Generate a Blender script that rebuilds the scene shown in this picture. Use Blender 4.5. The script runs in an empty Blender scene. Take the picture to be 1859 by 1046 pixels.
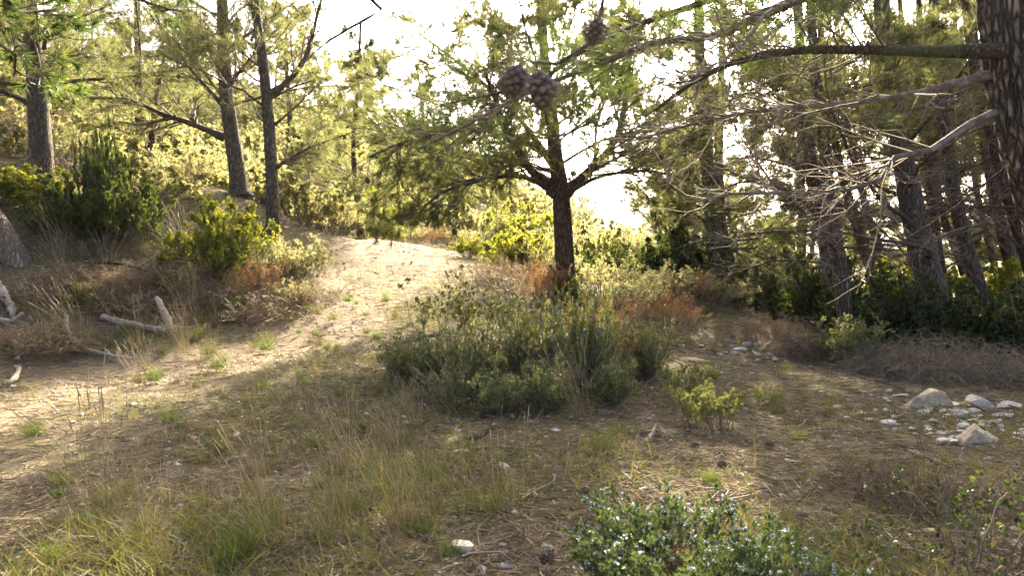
import bpy, math, random
import numpy as np
from mathutils import Vector

random.seed(5)
rng = np.random.default_rng(11)
PI = math.pi
sc = bpy.context.scene
COL = sc.collection

# ------------------------------------------------------------------ camera
CAM = np.array([0.0, 0.0, 1.4]); F = 1300.0; PITCH = math.radians(3.2)
cam_d = bpy.data.cameras.new('camera'); cam = bpy.data.objects.new('camera', cam_d); COL.objects.link(cam)
cam.location = CAM; cam.rotation_euler = (PI / 2 - PITCH, 0, 0)
cam_d.sensor_width = 36; cam_d.lens = 36 * F / 1859
cam_d.clip_start = 0.05; cam_d.clip_end = 12000
cam_d.dof.use_dof = True; cam_d.dof.focus_distance = 7.0; cam_d.dof.aperture_fstop = 5.0
sc.camera = cam
# ------------------------------------------------------------------ sky, sun, exposure
SUN_AZ, SUN_EL = math.radians(12), math.radians(31)
w = bpy.data.worlds.new('World'); sc.world = w; w.use_nodes = True
nt = w.node_tree; nt.nodes.clear()
sky = nt.nodes.new('ShaderNodeTexSky'); sky.sky_type = 'NISHITA'; sky.sun_disc = False
sky.sun_elevation = SUN_EL; sky.sun_rotation = SUN_AZ
sky.air_density = 0.3; sky.dust_density = 6.0; sky.ozone_density = 0.0
bg = nt.nodes.new('ShaderNodeBackground'); bg.inputs[1].default_value = 0.15
wo = nt.nodes.new('ShaderNodeOutputWorld')
nt.links.new(sky.outputs[0], bg.inputs[0]); nt.links.new(bg.outputs[0], wo.inputs[0])
SUNDIR = np.array([math.sin(SUN_AZ) * math.cos(SUN_EL), math.cos(SUN_AZ) * math.cos(SUN_EL), math.sin(SUN_EL)])
sd = bpy.data.lights.new('sun', 'SUN'); sd.energy = 4.3; sd.angle = math.radians(0.53); sd.color = (1.0, 0.86, 0.64)
so = bpy.data.objects.new('sun', sd); COL.objects.link(so); so.location = (0, 0, 30)
so.rotation_euler = Vector(tuple(SUNDIR)).to_track_quat('Z', 'Y').to_euler()
sc.view_settings.view_transform = 'Standard'; sc.view_settings.look = 'None'
sc.view_settings.exposure = 2.75; sc.view_settings.gamma = 1.0
sc.render.engine = 'CYCLES'
cy = sc.cycles
cy.max_bounces = 7; cy.diffuse_bounces = 3; cy.glossy_bounces = 2; cy.transmission_bounces = 4; cy.volume_bounces = 0
cy.use_denoising = True; cy.sample_clamp_indirect = 0.9
sc.render.use_persistent_data = False

# ------------------------------------------------------------------ helpers: noise, camera rays
def _hash(i, j, k, seed):
    h = (i * 374761393 + j * 668265263 + k * 2147483647 + seed * 974711) & 0xffffffff
    h = ((h ^ (h >> 13)) * 1274126177) & 0xffffffff
    h = (h ^ (h >> 16)) & 0xffffffff
    return h / 4294967295.0
def vnoise(P, seed=0):
    P = np.asarray(P, float); I = np.floor(P).astype(np.int64); f = P - I; f = f * f * (3 - 2 * f)
    out = 0
    for a in (0, 1):
        for b in (0, 1):
            for c in (0, 1):
                wgt = (f[..., 0] if a else 1 - f[..., 0]) * (f[..., 1] if b else 1 - f[..., 1]) * (f[..., 2] if c else 1 - f[..., 2])
                out = out + wgt * _hash(I[..., 0] + a, I[..., 1] + b, I[..., 2] + c, seed)
    return out * 2 - 1
def fbm(P, oct=3, seed=0):
    P = np.asarray(P, float); s = 0; a = 1.0
    for o in range(oct):
        s = s + a * vnoise(P * 2 ** o, seed + o * 17); a *= 0.5
    return s
cp_, sp_ = math.cos(PITCH), math.sin(PITCH)
def raydir(px, py):
    a = (px - 929.5) / F; b = (523.0 - py) / F      # right, up in camera frame, forward 1
    return np.array([a, cp_ + b * sp_, -sp_ + b * cp_])
def at(px, py, d):
    r = raydir(px, py); return CAM + r * (d / r[1])

# ------------------------------------------------------------------ terrain heights (thin plate spline through surveyed points)
CPTS = [(-6, -6, 0), (0, -6, 0), (6, -6, 0), (-3, 2, 0), (0, 2, 0), (3.5, 2, 0), (0, 4.5, 0), (3, 4.5, 0), (-2.5, 5, 0), (-6, 4, .1),
        (-5, 6.5, 0), (-9, 4, .7), (-14, 3, 2.0), (-12, 8, 2.2), (-16, 14, 4.2), (-30, 20, 8), (-12, 20, 4.0), (-6, 30, 4.3), (-16, 30, 5.6), (-10, 45, 7.3),
        (-20, 60, 12), (-5, 60, 8), (-32, 100, 19), (-10, 100, 14), (6, 100, 6), (30, 100, -8), (65, 100, -14), (8, 25, 0), (12, 30, -1),
        (20, 45, -4), (10, 50, -2.5), (32, 60, -8), (1, 22, 1.3), (2, 35, 2.4), (4, 60, 3.4), (6, 5, -.02), (9, 8, -.1), (12, 12, -.3), (18, 20, -2)]
for c in [(0, 665, 8.6), (20, 470, 11), (290, 592, 10.3), (300, 640, 9.4), (400, 480, 12.5), (190, 432, 12), (75, 335, 14), (435, 352, 15),
          (497, 420, 14), (655, 426, 18), (600, 570, 11), (700, 540, 12), (620, 500, 14), (740, 500, 14.5), (640, 455, 18), (780, 450, 19), (830, 441, 22),
          (500, 700, 7.3), (150, 690, 7.7), (800, 600, 9.8), (1027, 525, 11.5), (1000, 600, 9), (1200, 620, 9.8), (1530, 625, 10), (1325, 545, 16),
          (1700, 605, 11), (1850, 655, 9), (1800, 745, 6.4), (900, 740, 6.3)]:
    p = at(*c); CPTS.append((p[0], p[1], p[2]))
CPTS = np.array(CPTS, float)
def _U(r2): return np.where(r2 > 1e-9, r2 * np.log(np.maximum(r2, 1e-9)), 0)
_n = len(CPTS); _d = CPTS[:, None, :2] - CPTS[None, :, :2]; _K = _U((_d ** 2).sum(-1)) + np.eye(_n) * 0.4
_Pm = np.c_[np.ones(_n), CPTS[:, :2]]
_A = np.block([[_K, _Pm], [_Pm.T, np.zeros((3, 3))]]); _W = np.linalg.solve(_A, np.r_[CPTS[:, 2], 0, 0, 0])
def gz(x, y):
    x = np.asarray(x, float); y = np.asarray(y, float); sh = np.broadcast(x, y).shape
    X = np.broadcast_to(x, sh).ravel(); Y = np.broadcast_to(y, sh).ravel()
    Z = np.empty(X.size)
    for s in range(0, X.size, 20000):
        a, b = X[s:s + 20000], Y[s:s + 20000]
        r2 = (a[:, None] - CPTS[:, 0]) ** 2 + (b[:, None] - CPTS[:, 1]) ** 2
        Z[s:s + 20000] = _U(r2) @ _W[:_n] + _W[_n] + _W[_n + 1] * a + _W[_n + 2] * b
    r = np.hypot(X, Y); t = np.clip((r - 75) / 120, 0, 1); t = t * t * (3 - 2 * t)
    Z = Z * (1 - t) + (-9) * t
    Pn = np.c_[X, Y, np.zeros_like(X)]
    k = np.clip(1.2 - r / 60, 0, 1)
    Z = Z + k * (0.05 * fbm(Pn * 0.9, 2, 3) + 0.016 * fbm(Pn * 4.0, 2, 9))
    return Z.reshape(sh)
def gnd(px, py):
    r = raydir(px, py); ts = np.r_[np.arange(1.5, 30, 0.04), np.arange(30, 120, .5)]
    P = CAM + r * ts[:, None]; below = P[:, 2] < gz(P[:, 0], P[:, 1]); k = int(np.argmax(below))
    if not below.any(): k = len(ts) - 1
    p = P[k]; return np.array([p[0], p[1], float(gz(p[0], p[1]))])
def onz(x, y): return np.array([x, y, float(gz(x, y))])
PATHC = np.array([(-4.4, -6), (-4.3, 3), (-4.6, 6), (-4.2, 8.2), (-3.2, 10), (-2.6, 12), (-2.4, 14.5), (-2.6, 18), (-2.0, 22), (-0.3, 27), (2, 33)])
def pathdist(x, y):
    P = np.stack([np.ravel(x), np.ravel(y)], -1); best = np.full(len(P), 1e9)
    for a, b in zip(PATHC[:-1], PATHC[1:]):
        t = np.clip(((P - a) @ (b - a)) / ((b - a) @ (b - a)), 0, 1)
        best = np.minimum(best, np.hypot(*(P - a - t[:, None] * (b - a)).T))
    return best.reshape(np.shape(x))

# ------------------------------------------------------------------ helpers: materials
def nodes(m):
    m.use_nodes = True; t = m.node_tree; t.nodes.clear(); return t, t.nodes, t.links
def ramp(N, cols):
    r = N.new('ShaderNodeValToRGB'); e = r.color_ramp.elements
    while len(e) < len(cols): e.new(0.5)
    for i, (p, c) in enumerate(cols):
        e[i].position = p; e[i].color = (*c, 1)
    return r
def leaf_mat(name, cols, trans=0.45, tcol=(1.25, 1.15, 0.55), rough=0.5, spec=0.25):
    m = bpy.data.materials.new(name); t, N, L = nodes(m)
    a = N.new('ShaderNodeAttribute'); a.attribute_name = 'tint'
    r = ramp(N, [(i / (len(cols) - 1), c) for i, c in enumerate(cols)]); L.new(a.outputs['Fac'], r.inputs[0])
    p = N.new('ShaderNodeBsdfPrincipled'); L.new(r.outputs[0], p.inputs['Base Color']); p.inputs['Roughness'].default_value = rough
    p.inputs['Specular IOR Level'].default_value = spec
    mul = N.new('ShaderNodeMix'); mul.data_type = 'RGBA'; mul.blend_type = 'MULTIPLY'; mul.inputs[0].default_value = 1
    L.new(r.outputs[0], mul.inputs[6]); mul.inputs[7].default_value = (*tcol, 1)
    tr = N.new('ShaderNodeBsdfTranslucent'); L.new(mul.outputs[2], tr.inputs[0])
    mx = N.new('ShaderNodeMixShader'); mx.inputs[0].default_value = trans
    L.new(p.outputs[0], mx.inputs[1]); L.new(tr.outputs[0], mx.inputs[2])
    o = N.new('ShaderNodeOutputMaterial'); L.new(mx.outputs[0], o.inputs[0]); return m
def bark_mat(name, cols, scale=14, stretch=0.28, bump=0.6, rough=0.9, lich=None):
    m = bpy.data.materials.new(name); t, N, L = nodes(m)
    tc = N.new('ShaderNodeTexCoord'); mp = N.new('ShaderNodeMapping'); mp.inputs['Scale'].default_value = (1, 1, stretch); L.new(tc.outputs['Object'], mp.inputs[0])
    nz = N.new('ShaderNodeTexNoise'); nz.inputs['Scale'].default_value = scale * .6; nz.inputs['Detail'].default_value = 5; L.new(mp.outputs[0], nz.inputs[0])
    add = N.new('ShaderNodeVectorMath'); add.operation = 'ADD'
    sc_ = N.new('ShaderNodeVectorMath'); sc_.operation = 'SCALE'; sc_.inputs[3].default_value = 0.03; L.new(nz.outputs['Color'], sc_.inputs[0])
    L.new(mp.outputs[0], add.inputs[0]); L.new(sc_.outputs[0], add.inputs[1])
    vo = N.new('ShaderNodeTexVoronoi'); vo.feature = 'DISTANCE_TO_EDGE'; vo.inputs['Scale'].default_value = scale; L.new(add.outputs[0], vo.inputs[0])
    r0 = ramp(N, [(0.0, (0, 0, 0)), (0.28, (1, 1, 1))]); L.new(vo.outputs[0], r0.inputs[0])
    r1 = ramp(N, [(0.25, cols[0]), (0.5, cols[1]), (0.75, cols[2])]); L.new(nz.outputs[0], r1.inputs[0])
    mul = N.new('ShaderNodeMix'); mul.data_type = 'RGBA'; L.new(r0.outputs[0], mul.inputs[0])
    mul.inputs[6].default_value = (*[c * .6 for c in cols[0]], 1); L.new(r1.outputs[0], mul.inputs[7])
    last = mul.outputs[2]
    if lich:
        n2 = N.new('ShaderNodeTexNoise'); n2.inputs['Scale'].default_value = 9; n2.inputs['Detail'].default_value = 4; L.new(tc.outputs['Object'], n2.inputs[0])
        r2 = ramp(N, [(0.52, (0, 0, 0)), (0.60, (1, 1, 1))]); L.new(n2.outputs[0], r2.inputs[0])
        m2 = N.new('ShaderNodeMix'); m2.data_type = 'RGBA'; L.new(r2.outputs[0], m2.inputs[0]); L.new(last, m2.inputs[6]); m2.inputs[7].default_value = (*lich, 1); last = m2.outputs[2]
    p = N.new('ShaderNodeBsdfPrincipled'); L.new(last, p.inputs['Base Color']); p.inputs['Roughness'].default_value = rough; p.inputs['Specular IOR Level'].default_value = .15
    ad = N.new('ShaderNodeMath'); ad.operation = 'MULTIPLY_ADD'; L.new(nz.outputs[0], ad.inputs[0]); ad.inputs[1].default_value = .6; L.new(r0.outputs[0], ad.inputs[2])
    b = N.new('ShaderNodeBump'); b.inputs['Strength'].default_value = bump; b.inputs['Distance'].default_value = .03; L.new(ad.outputs[0], b.inputs['Height']); L.new(b.outputs[0], p.inputs['Normal'])
    o = N.new('ShaderNodeOutputMaterial'); L.new(p.outputs[0], o.inputs[0]); return m
def tint_mat(name, cols, rough=0.9, noise=None, bump=0.0, spec=.15):
    m = bpy.data.materials.new(name); t, N, L = nodes(m)
    a = N.new('ShaderNodeAttribute'); a.attribute_name = 'tint'
    r = ramp(N, [(i / (len(cols) - 1), c) for i, c in enumerate(cols)])
    p = N.new('ShaderNodeBsdfPrincipled'); p.inputs['Roughness'].default_value = rough; p.inputs['Specular IOR Level'].default_value = spec
    if noise:
        tc = N.new('ShaderNodeTexCoord'); nz = N.new('ShaderNodeTexNoise'); nz.inputs['Scale'].default_value = noise; nz.inputs['Detail'].default_value = 6; nz.inputs['Roughness'].default_value = .65
        L.new(tc.outputs['Object'], nz.inputs[0])
        ma = N.new('ShaderNodeMath'); ma.operation = 'MULTIPLY_ADD'; L.new(nz.outputs[0], ma.inputs[0]); ma.inputs[1].default_value = 2.4; ma.inputs[2].default_value = -1.2
        m2 = N.new('ShaderNodeMath'); m2.operation = 'ADD'; m2.use_clamp = True; L.new(ma.outputs[0], m2.inputs[0]); L.new(a.outputs['Fac'], m2.inputs[1]); L.new(m2.outputs[0], r.inputs[0])
        if bump:
            b = N.new('ShaderNodeBump'); b.inputs['Strength'].default_value = bump; b.inputs['Distance'].default_value = .02; L.new(nz.outputs[0], b.inputs['Height']); L.new(b.outputs[0], p.inputs['Normal'])
    else: L.new(a.outputs['Fac'], r.inputs[0])
    L.new(r.outputs[0], p.inputs['Base Color'])
    o = N.new('ShaderNodeOutputMaterial'); L.new(p.outputs[0], o.inputs[0]); return m

M = {}
M['needle'] = leaf_mat('pine_needles', [(.05, .064, .024), (.082, .10, .04), (.13, .145, .062)], .55, (2.5, 2.2, 1.6))
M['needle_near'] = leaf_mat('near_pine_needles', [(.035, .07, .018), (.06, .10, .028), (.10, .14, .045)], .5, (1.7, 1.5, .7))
M['bark'] = bark_mat('pine_bark', [(.095, .077, .058), (.16, .132, .102), (.245, .21, .168)], 34, .2, .8)
M['bark_near'] = bark_mat('coarse_pine_bark', [(.095, .078, .06), (.18, .153, .122), (.31, .272, .225)], 34, .24, 1.0)
M['bark_pale'] = bark_mat('pale_bark', [(.22, .175, .125), (.36, .30, .225), (.48, .42, .335)], 30, .2, .8)
M['bark_warm'] = bark_mat('warm_pine_bark', [(.07, .045, .03), (.15, .105, .075), (.22, .17, .13)], 34, .2, .8)
M['limb'] = bark_mat('limb_bark', [(.07, .055, .042), (.13, .105, .08), (.20, .165, .13)], 40, .8, .4)
M['limb_lichen'] = tint_mat('lichened_limb_bark', [(.07, .06, .048), (.15, .13, .105), (.28, .265, .23)], .9, 22, .6)
M['limb_moss'] = bark_mat('mossy_limb_bark', [(.06, .05, .035), (.10, .085, .055), (.15, .12, .08)], 40, .8, .5, lich=(.075, .075, .04))
M['deadwood'] = tint_mat('bleached_wood', [(.13, .10, .07), (.30, .25, .19), (.48, .42, .34)], .9, 22, .9)
M['twig'] = tint_mat('dead_twigs', [(.09, .07, .05), (.17, .135, .10), (.27, .23, .185)])
M['rosemary'] = leaf_mat('rosemary_leaves', [(.11, .135, .05), (.18, .21, .085), (.31, .33, .18)], .42, (1.6, 1.45, .7), .6, .15)
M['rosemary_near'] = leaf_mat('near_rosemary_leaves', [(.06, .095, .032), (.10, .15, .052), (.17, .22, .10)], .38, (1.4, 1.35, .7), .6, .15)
M['brushwood'] = tint_mat('dead_brushwood', [(.14, .108, .07), (.24, .19, .125), (.36, .295, .205)])
M['flower'] = leaf_mat('rosemary_flowers', [(.52, .56, .80), (.66, .69, .87), (.80, .81, .92)], .4, (1, 1, 1))
M['lentisk'] = leaf_mat('lentisk_leaves', [(.08, .11, .02), (.135, .17, .035), (.215, .24, .06)], .58, (2.5, 2.1, .9), .4, .4)
M['dark_leaf'] = leaf_mat('dark_evergreen_leaves', [(.026, .04, .014), (.042, .062, .021), (.08, .10, .037)], .4, (1.7, 1.6, .6), .4, .4)
M['juniper'] = leaf_mat('juniper_needles', [(.04, .062, .02), (.065, .09, .03), (.11, .135, .05)], .5, (1.9, 1.75, .8))
M['silver'] = leaf_mat('silvery_leaves', [(.12, .14, .075), (.20, .21, .13), (.30, .30, .21)], .55, (2.0, 1.8, 1.1))
M['maquis'] = leaf_mat('scrub_leaves', [(.12, .135, .055), (.19, .20, .085), (.27, .27, .13)], .6, (2.2, 2.0, 1.6))
M['rust'] = leaf_mat('rusty_dry_leaves', [(.20, .12, .06), (.31, .195, .10), (.42, .30, .17)], .35, (1.2, 1.0, .7))
M['dry'] = leaf_mat('dry_brown_twigs', [(.12, .085, .05), (.20, .15, .09), (.30, .235, .15)], .25, (1.1, 1, .8))
M['grass'] = leaf_mat('grass_blades', [(.06, .085, .025), (.10, .12, .04), (.17, .15, .07), (.29, .225, .13)], .4, (1.3, 1.25, .5))
M['green_grass'] = leaf_mat('fresh_grass_blades', [(.055, .09, .022), (.09, .13, .032), (.14, .17, .05)], .45, (1.4, 1.35, .6))
M['straw'] = leaf_mat('straw_stalks', [(.22, .165, .085), (.36, .275, .15), (.48, .385, .235)], .3, (1.1, 1, .8))
M['litter'] = leaf_mat('fallen_needles', [(.09, .066, .04), (.175, .135, .082), (.30, .245, .16)], .15, (1, 1, 1), .8, .1)
M['rock'] = tint_mat('pale_limestone', [(.26, .23, .175), (.50, .46, .375), (.70, .66, .56)], .9, 7, .5)
M['rock_brown'] = tint_mat('weathered_limestone', [(.20, .165, .11), (.36, .305, .21), (.52, .46, .34)], .9, 5, .5)
M['rock_lichen'] = tint_mat('yellow_limestone', [(.27, .22, .09), (.45, .39, .2), (.6, .55, .4)], .9, 7, .5)
M['pebble'] = tint_mat('pebbles', [(.16, .135, .10), (.33, .295, .235), (.56, .53, .46)])
M['cone'] = tint_mat('cone_scales', [(.06, .042, .03), (.14, .105, .078), (.26, .215, .17)], .85, 60, .3)
M['cone_grey'] = tint_mat('old_cone_scales', [(.07, .055, .04), (.17, .14, .11), (.30, .26, .215)], .85, 60, .3)

def ground_mat():
    m = bpy.data.materials.new('earth'); t, N, L = nodes(m)
    tc = N.new('ShaderNodeTexCoord'); a = N.new('ShaderNodeAttribute'); a.attribute_name = 'tint'
    def nz(s, d=6, r=.6):
        n = N.new('ShaderNodeTexNoise'); n.inputs['Scale'].default_value = s; n.inputs['Detail'].default_value = d; n.inputs['Roughness'].default_value = r; L.new(tc.outputs['Object'], n.inputs[0]); return n
    n1, n2, n3 = nz(1.3), nz(14, 8, .7), nz(60, 4)
    soil = ramp(N, [(.3, (.065, .048, .034)), (.5, (.115, .087, .062)), (.7, (.185, .145, .105))]); L.new(n2.outputs[0], soil.inputs[0])
    moss = ramp(N, [(.3, (.085, .08, .035)), (.7, (.185, .16, .08))]); L.new(n2.outputs[0], moss.inputs[0])
    r1 = ramp(N, [(.40, (0, 0, 0)), (.56, (1, 1, 1))]); L.new(n1.outputs[0], r1.inputs[0])
    mx = N.new('ShaderNodeMix'); mx.data_type = 'RGBA'; L.new(r1.outputs[0], mx.inputs[0]); L.new(soil.outputs[0], mx.inputs[6]); L.new(moss.outputs[0], mx.inputs[7])
    grav = ramp(N, [(.3, (.145, .11, .07)), (.5, (.225, .175, .115)), (.68, (.32, .26, .18))]); L.new(n2.outputs[0], grav.inputs[0])
    ad = N.new('ShaderNodeMath'); ad.operation = 'MULTIPLY_ADD'; L.new(n2.outputs[0], ad.inputs[0]); ad.inputs[1].default_value = .8; L.new(a.outputs['Fac'], ad.inputs[2])
    rr = ramp(N, [(.68, (0, 0, 0)), (1.0, (1, 1, 1))]); L.new(ad.outputs[0], rr.inputs[0])
    m2 = N.new('ShaderNodeMix'); m2.data_type = 'RGBA'; L.new(rr.outputs[0], m2.inputs[0]); L.new(mx.outputs[2], m2.inputs[6]); L.new(grav.outputs[0], m2.inputs[7])
    p = N.new('ShaderNodeBsdfPrincipled'); L.new(m2.outputs[2], p.inputs['Base Color']); p.inputs['Roughness'].default_value = .95; p.inputs['Specular IOR Level'].default_value = .1
    sm = N.new('ShaderNodeMath'); sm.operation = 'ADD'; L.new(n2.outputs[0], sm.inputs[0]); L.new(n3.outputs[0], sm.inputs[1])
    b = N.new('ShaderNodeBump'); b.inputs['Strength'].default_value = .8; b.inputs['Distance'].default_value = .03; L.new(sm.outputs[0], b.inputs['Height']); L.new(b.outputs[0], p.inputs['Normal'])
    o = N.new('ShaderNodeOutputMaterial'); L.new(p.outputs[0], o.inputs[0]); return m
M['ground'] = ground_mat()
def hill_mat():
    m = bpy.data.materials.new('wooded_hill'); t, N, L = nodes(m); tc = N.new('ShaderNodeTexCoord')
    n = N.new('ShaderNodeTexNoise'); n.inputs['Scale'].default_value = .03; n.inputs['Detail'].default_value = 8; L.new(tc.outputs['Object'], n.inputs[0])
    r = ramp(N, [(.35, (.06, .08, .05)), (.65, (.14, .15, .10))]); L.new(n.outputs[0], r.inputs[0])
    p = N.new('ShaderNodeBsdfPrincipled'); L.new(r.outputs[0], p.inputs['Base Color']); p.inputs['Roughness'].default_value = 1
    o = N.new('ShaderNodeOutputMaterial'); L.new(p.outputs[0], o.inputs[0]); return m
M['hill'] = hill_mat()

# ------------------------------------------------------------------ helpers: meshes
def mesh(name, chunks, mats, base=(0, 0, 0), smooth=False):
    me = bpy.data.meshes.new(name); base = np.asarray(base, float)
    V = []; T = []; off = 0; idx = []; tot = []; mi = []
    for V_, F_, t_, m_ in chunks:
        if len(F_) == 0: continue
        V.append(np.asarray(V_, float) - base); T.append(np.broadcast_to(t_, (len(V_),)))
        F_ = np.asarray(F_); idx.append((F_ + off).ravel()); tot.append(np.full(len(F_), F_.shape[1])); mi.append(np.full(len(F_), m_)); off += len(V_)
    V = np.concatenate(V); T = np.concatenate(T); idx = np.concatenate(idx); tot = np.concatenate(tot); mi = np.concatenate(mi)
    me.vertices.add(len(V)); me.vertices.foreach_set('co', V.ravel().astype(np.float32))
    me.loops.add(len(idx)); me.loops.foreach_set('vertex_index', idx.astype(np.int32))
    me.polygons.add(len(tot)); st = np.r_[0, np.cumsum(tot)[:-1]]
    me.polygons.foreach_set('loop_start', st.astype(np.int32)); me.polygons.foreach_set('loop_total', tot.astype(np.int32))
    me.polygons.foreach_set('material_index', mi.astype(np.int32)); me.polygons.foreach_set('use_smooth', np.full(len(tot), smooth))
    a = me.attributes.new('tint', 'FLOAT', 'POINT'); a.data.foreach_set('value', T.astype(np.float32))
    for m_ in mats: me.materials.append(M[m_])
    me.update(calc_edges=True); return me
def ob(name, me, parent=None, loc=None, rot=None, scale=None):
    o = bpy.data.objects.new(name, me); COL.objects.link(o)
    if parent: o.parent = parent
    if loc is not None: o.location = loc
    if rot is not None: o.rotation_euler = rot
    if scale is not None: o.scale = scale if hasattr(scale, '__len__') else (scale,) * 3
    return o
def tag(o, label=None, cat=None, group=None, kind=None):
    if label: o['label'] = label
    if cat: o['category'] = cat
    if group: o['group'] = group
    if kind: o['kind'] = kind
    return o
def unit(v): return v / np.maximum(np.linalg.norm(v, axis=-1, keepdims=True), 1e-9)
def perp(T, r=rng):
    return unit(np.cross(T, r.normal(size=T.shape)))
def tubes(P, R, S=5, tint=None):
    P = np.asarray(P, float); R = np.asarray(R, float); Mn, K, _ = P.shape
    T = np.gradient(P, axis=1); T = unit(T)
    ref = np.broadcast_to(np.array([.31, .83, .46]), (Mn, 3)); A = unit(np.cross(T[:, 0], ref))
    As = []
    for k in range(K):
        A = unit(A - (A * T[:, k]).sum(-1, keepdims=True) * T[:, k]); As.append(A)
    A = np.stack(As, 1); B = np.cross(T, A)
    th = np.arange(S) * 2 * PI / S
    V = P[:, :, None] + R[:, :, None, None] * (A[:, :, None] * np.cos(th)[:, None] + B[:, :, None] * np.sin(th)[:, None])
    m, k, s = np.meshgrid(np.arange(Mn), np.arange(K - 1), np.arange(S), indexing='ij')
    i = lambda k_, s_: (m * K + k_) * S + (s_ % S)
    Fc = np.stack([i(k, s), i(k, s + 1), i(k + 1, s + 1), i(k + 1, s)], -1).reshape(-1, 4)
    t = np.repeat(rng.random(Mn) if tint is None else np.broadcast_to(tint, Mn), K * S)
    return V.reshape(-1, 3), Fc, t
def resample(pts, K):
    pts = np.asarray(pts, float)
    if len(pts) == 2: return pts[0] + (pts[1] - pts[0]) * np.linspace(0, 1, K)[:, None]
    E = np.vstack([2 * pts[0] - pts[1], pts, 2 * pts[-1] - pts[-2]])
    out = []
    for u in np.linspace(0, len(pts) - 1 - 1e-6, K):
        i = int(u); t = u - i; p0, p1, p2, p3 = E[i:i + 4]
        out.append(.5 * (2 * p1 + (p2 - p0) * t + (2 * p0 - 5 * p1 + 4 * p2 - p3) * t * t + (3 * p1 - p0 - 3 * p2 + p3) * t ** 3))
    return np.array(out)
def grow(P0, D, Lg, K=5, up=0.0, wig=0.2, r=rng):
    n = len(P0); P = np.empty((n, K, 3)); P[:, 0] = P0; D = unit(np.asarray(D, float)); st = (np.asarray(Lg) / (K - 1)).reshape(-1, 1) * np.ones((n, 1))
    for k in range(1, K):
        D = D + r.normal(size=D.shape) * wig; D[:, 2] += up; D = unit(D); P[:, k] = P[:, k - 1] + D * st
    return P
def spawn(P, R, own, n, t0=.25, t1=1.0, ang=(.5, 1.0), ln=(.3, .6), K=4, up=.05, wig=.15, rr=.5, rmin=.002, r=rng, rel=True, flat=0.0, cap=1.3):
    Mn, Kp, _ = P.shape; m = np.repeat(np.arange(Mn), n); u = r.uniform(t0, t1, len(m)) * (Kp - 1)
    i = np.minimum(u.astype(int), Kp - 2); f = (u - i)[:, None]
    B = P[m, i] * (1 - f) + P[m, i + 1] * f; T = unit(P[m, i + 1] - P[m, i]); Rb = R[m, i] * (1 - f[:, 0]) + R[m, i + 1] * f[:, 0]
    S = perp(T, r); S[:, 2] *= (1 - flat); S = unit(S); a = r.uniform(*ang, len(m))[:, None]
    D = np.cos(a) * T + np.sin(a) * S
    L = r.uniform(*ln, len(m))
    if rel: L = L * np.linalg.norm(np.diff(P, axis=1), axis=-1).sum(1)[m] * (1.15 - .75 * u / (Kp - 1)); L = np.minimum(L, cap * r.uniform(.5, 1, len(m)))
    Pc = grow(B, D, L, K, up, wig, r); r0 = np.maximum(Rb * rr, rmin)
    Rc = r0[:, None] * np.linspace(1, .35, K)
    return Pc, Rc, own[m]
def along(P, n, t0=.3, t1=1.0, r=rng):
    Mn, Kp, _ = P.shape; m = np.repeat(np.arange(Mn), n); u = r.uniform(t0, t1, len(m)) * (Kp - 1)
    i = np.minimum(u.astype(int), Kp - 2); f = (u - i)[:, None]
    return P[m, i] * (1 - f) + P[m, i + 1] * f, unit(P[m, i + 1] - P[m, i])
def needles(P, n, L=(.06, .1), W=.004, t0=.3, spread=.9, up=0.1, r=rng):
    B, T = along(P, n, t0, 1.0, r); D = unit(T * .8 + perp(T, r) * r.uniform(.3, spread, (len(T), 1)) + np.array([0, 0, up]))
    S = perp(D, r) * (W / 2); Lg = r.uniform(*L, (len(D), 1))
    V = np.stack([B - S, B + S, B + D * Lg], 1).reshape(-1, 3); Fc = np.arange(len(V)).reshape(-1, 3)
    t = np.repeat(np.clip(r.normal(.5, .15, len(D)) + np.repeat(r.normal(0, .22, len(P)), n), 0, 1), 3); return V, Fc, t
def leaves(P, n, L=(.02, .03), W=.5, t0=.2, spread=1.2, up=.2, r=rng, tb=.5, ts=.25, droop=0.0):
    B, T = along(P, n, t0, 1.0, r); D = unit(T * .6 + perp(T, r) * r.uniform(.4, spread, (len(T), 1)) + np.array([0, 0, up]))
    Lg = r.uniform(*L, (len(D), 1)); S = perp(D, r) * Lg * W / 2
    V = np.stack([B, B + D * Lg * .5 - S, B + D * Lg, B + D * Lg * .5 + S], 1).reshape(-1, 3); Fc = np.arange(len(V)).reshape(-1, 4)
    t = np.repeat(np.clip(r.normal(tb, ts * .7, len(D)) + np.repeat(r.normal(0, .22, len(P)), n), 0, 1), 4); return V, Fc, t
def ribbons(P, W, tint):
    P = np.asarray(P, float); Mn, K, _ = P.shape; T = unit(P[:, -1] - P[:, 0]); S = perp(T)
    wd = (np.asarray(W).reshape(-1, 1) * np.ones((Mn, 1))) * np.linspace(1, .12, K) / 2
    V = np.stack([P - S[:, None] * wd[..., None], P + S[:, None] * wd[..., None]], 2).reshape(-1, 3)
    m, k = np.meshgrid(np.arange(Mn), np.arange(K - 1), indexing='ij'); b = (m * K + k) * 2
    Fc = np.stack([b, b + 1, b + 3, b + 2], -1).reshape(-1, 4); return V, Fc, np.repeat(tint, K * 2)
def fine(P, R):
    K = P.shape[1]; return ribbons(P[:, [0, K // 2, K - 1]], R[:, 0] * 2.2, rng.random(len(P)))
def rotz(V, a):
    c, s = math.cos(a), math.sin(a); return V @ np.array([[c, s, 0], [-s, c, 0], [0, 0, 1]])

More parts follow.
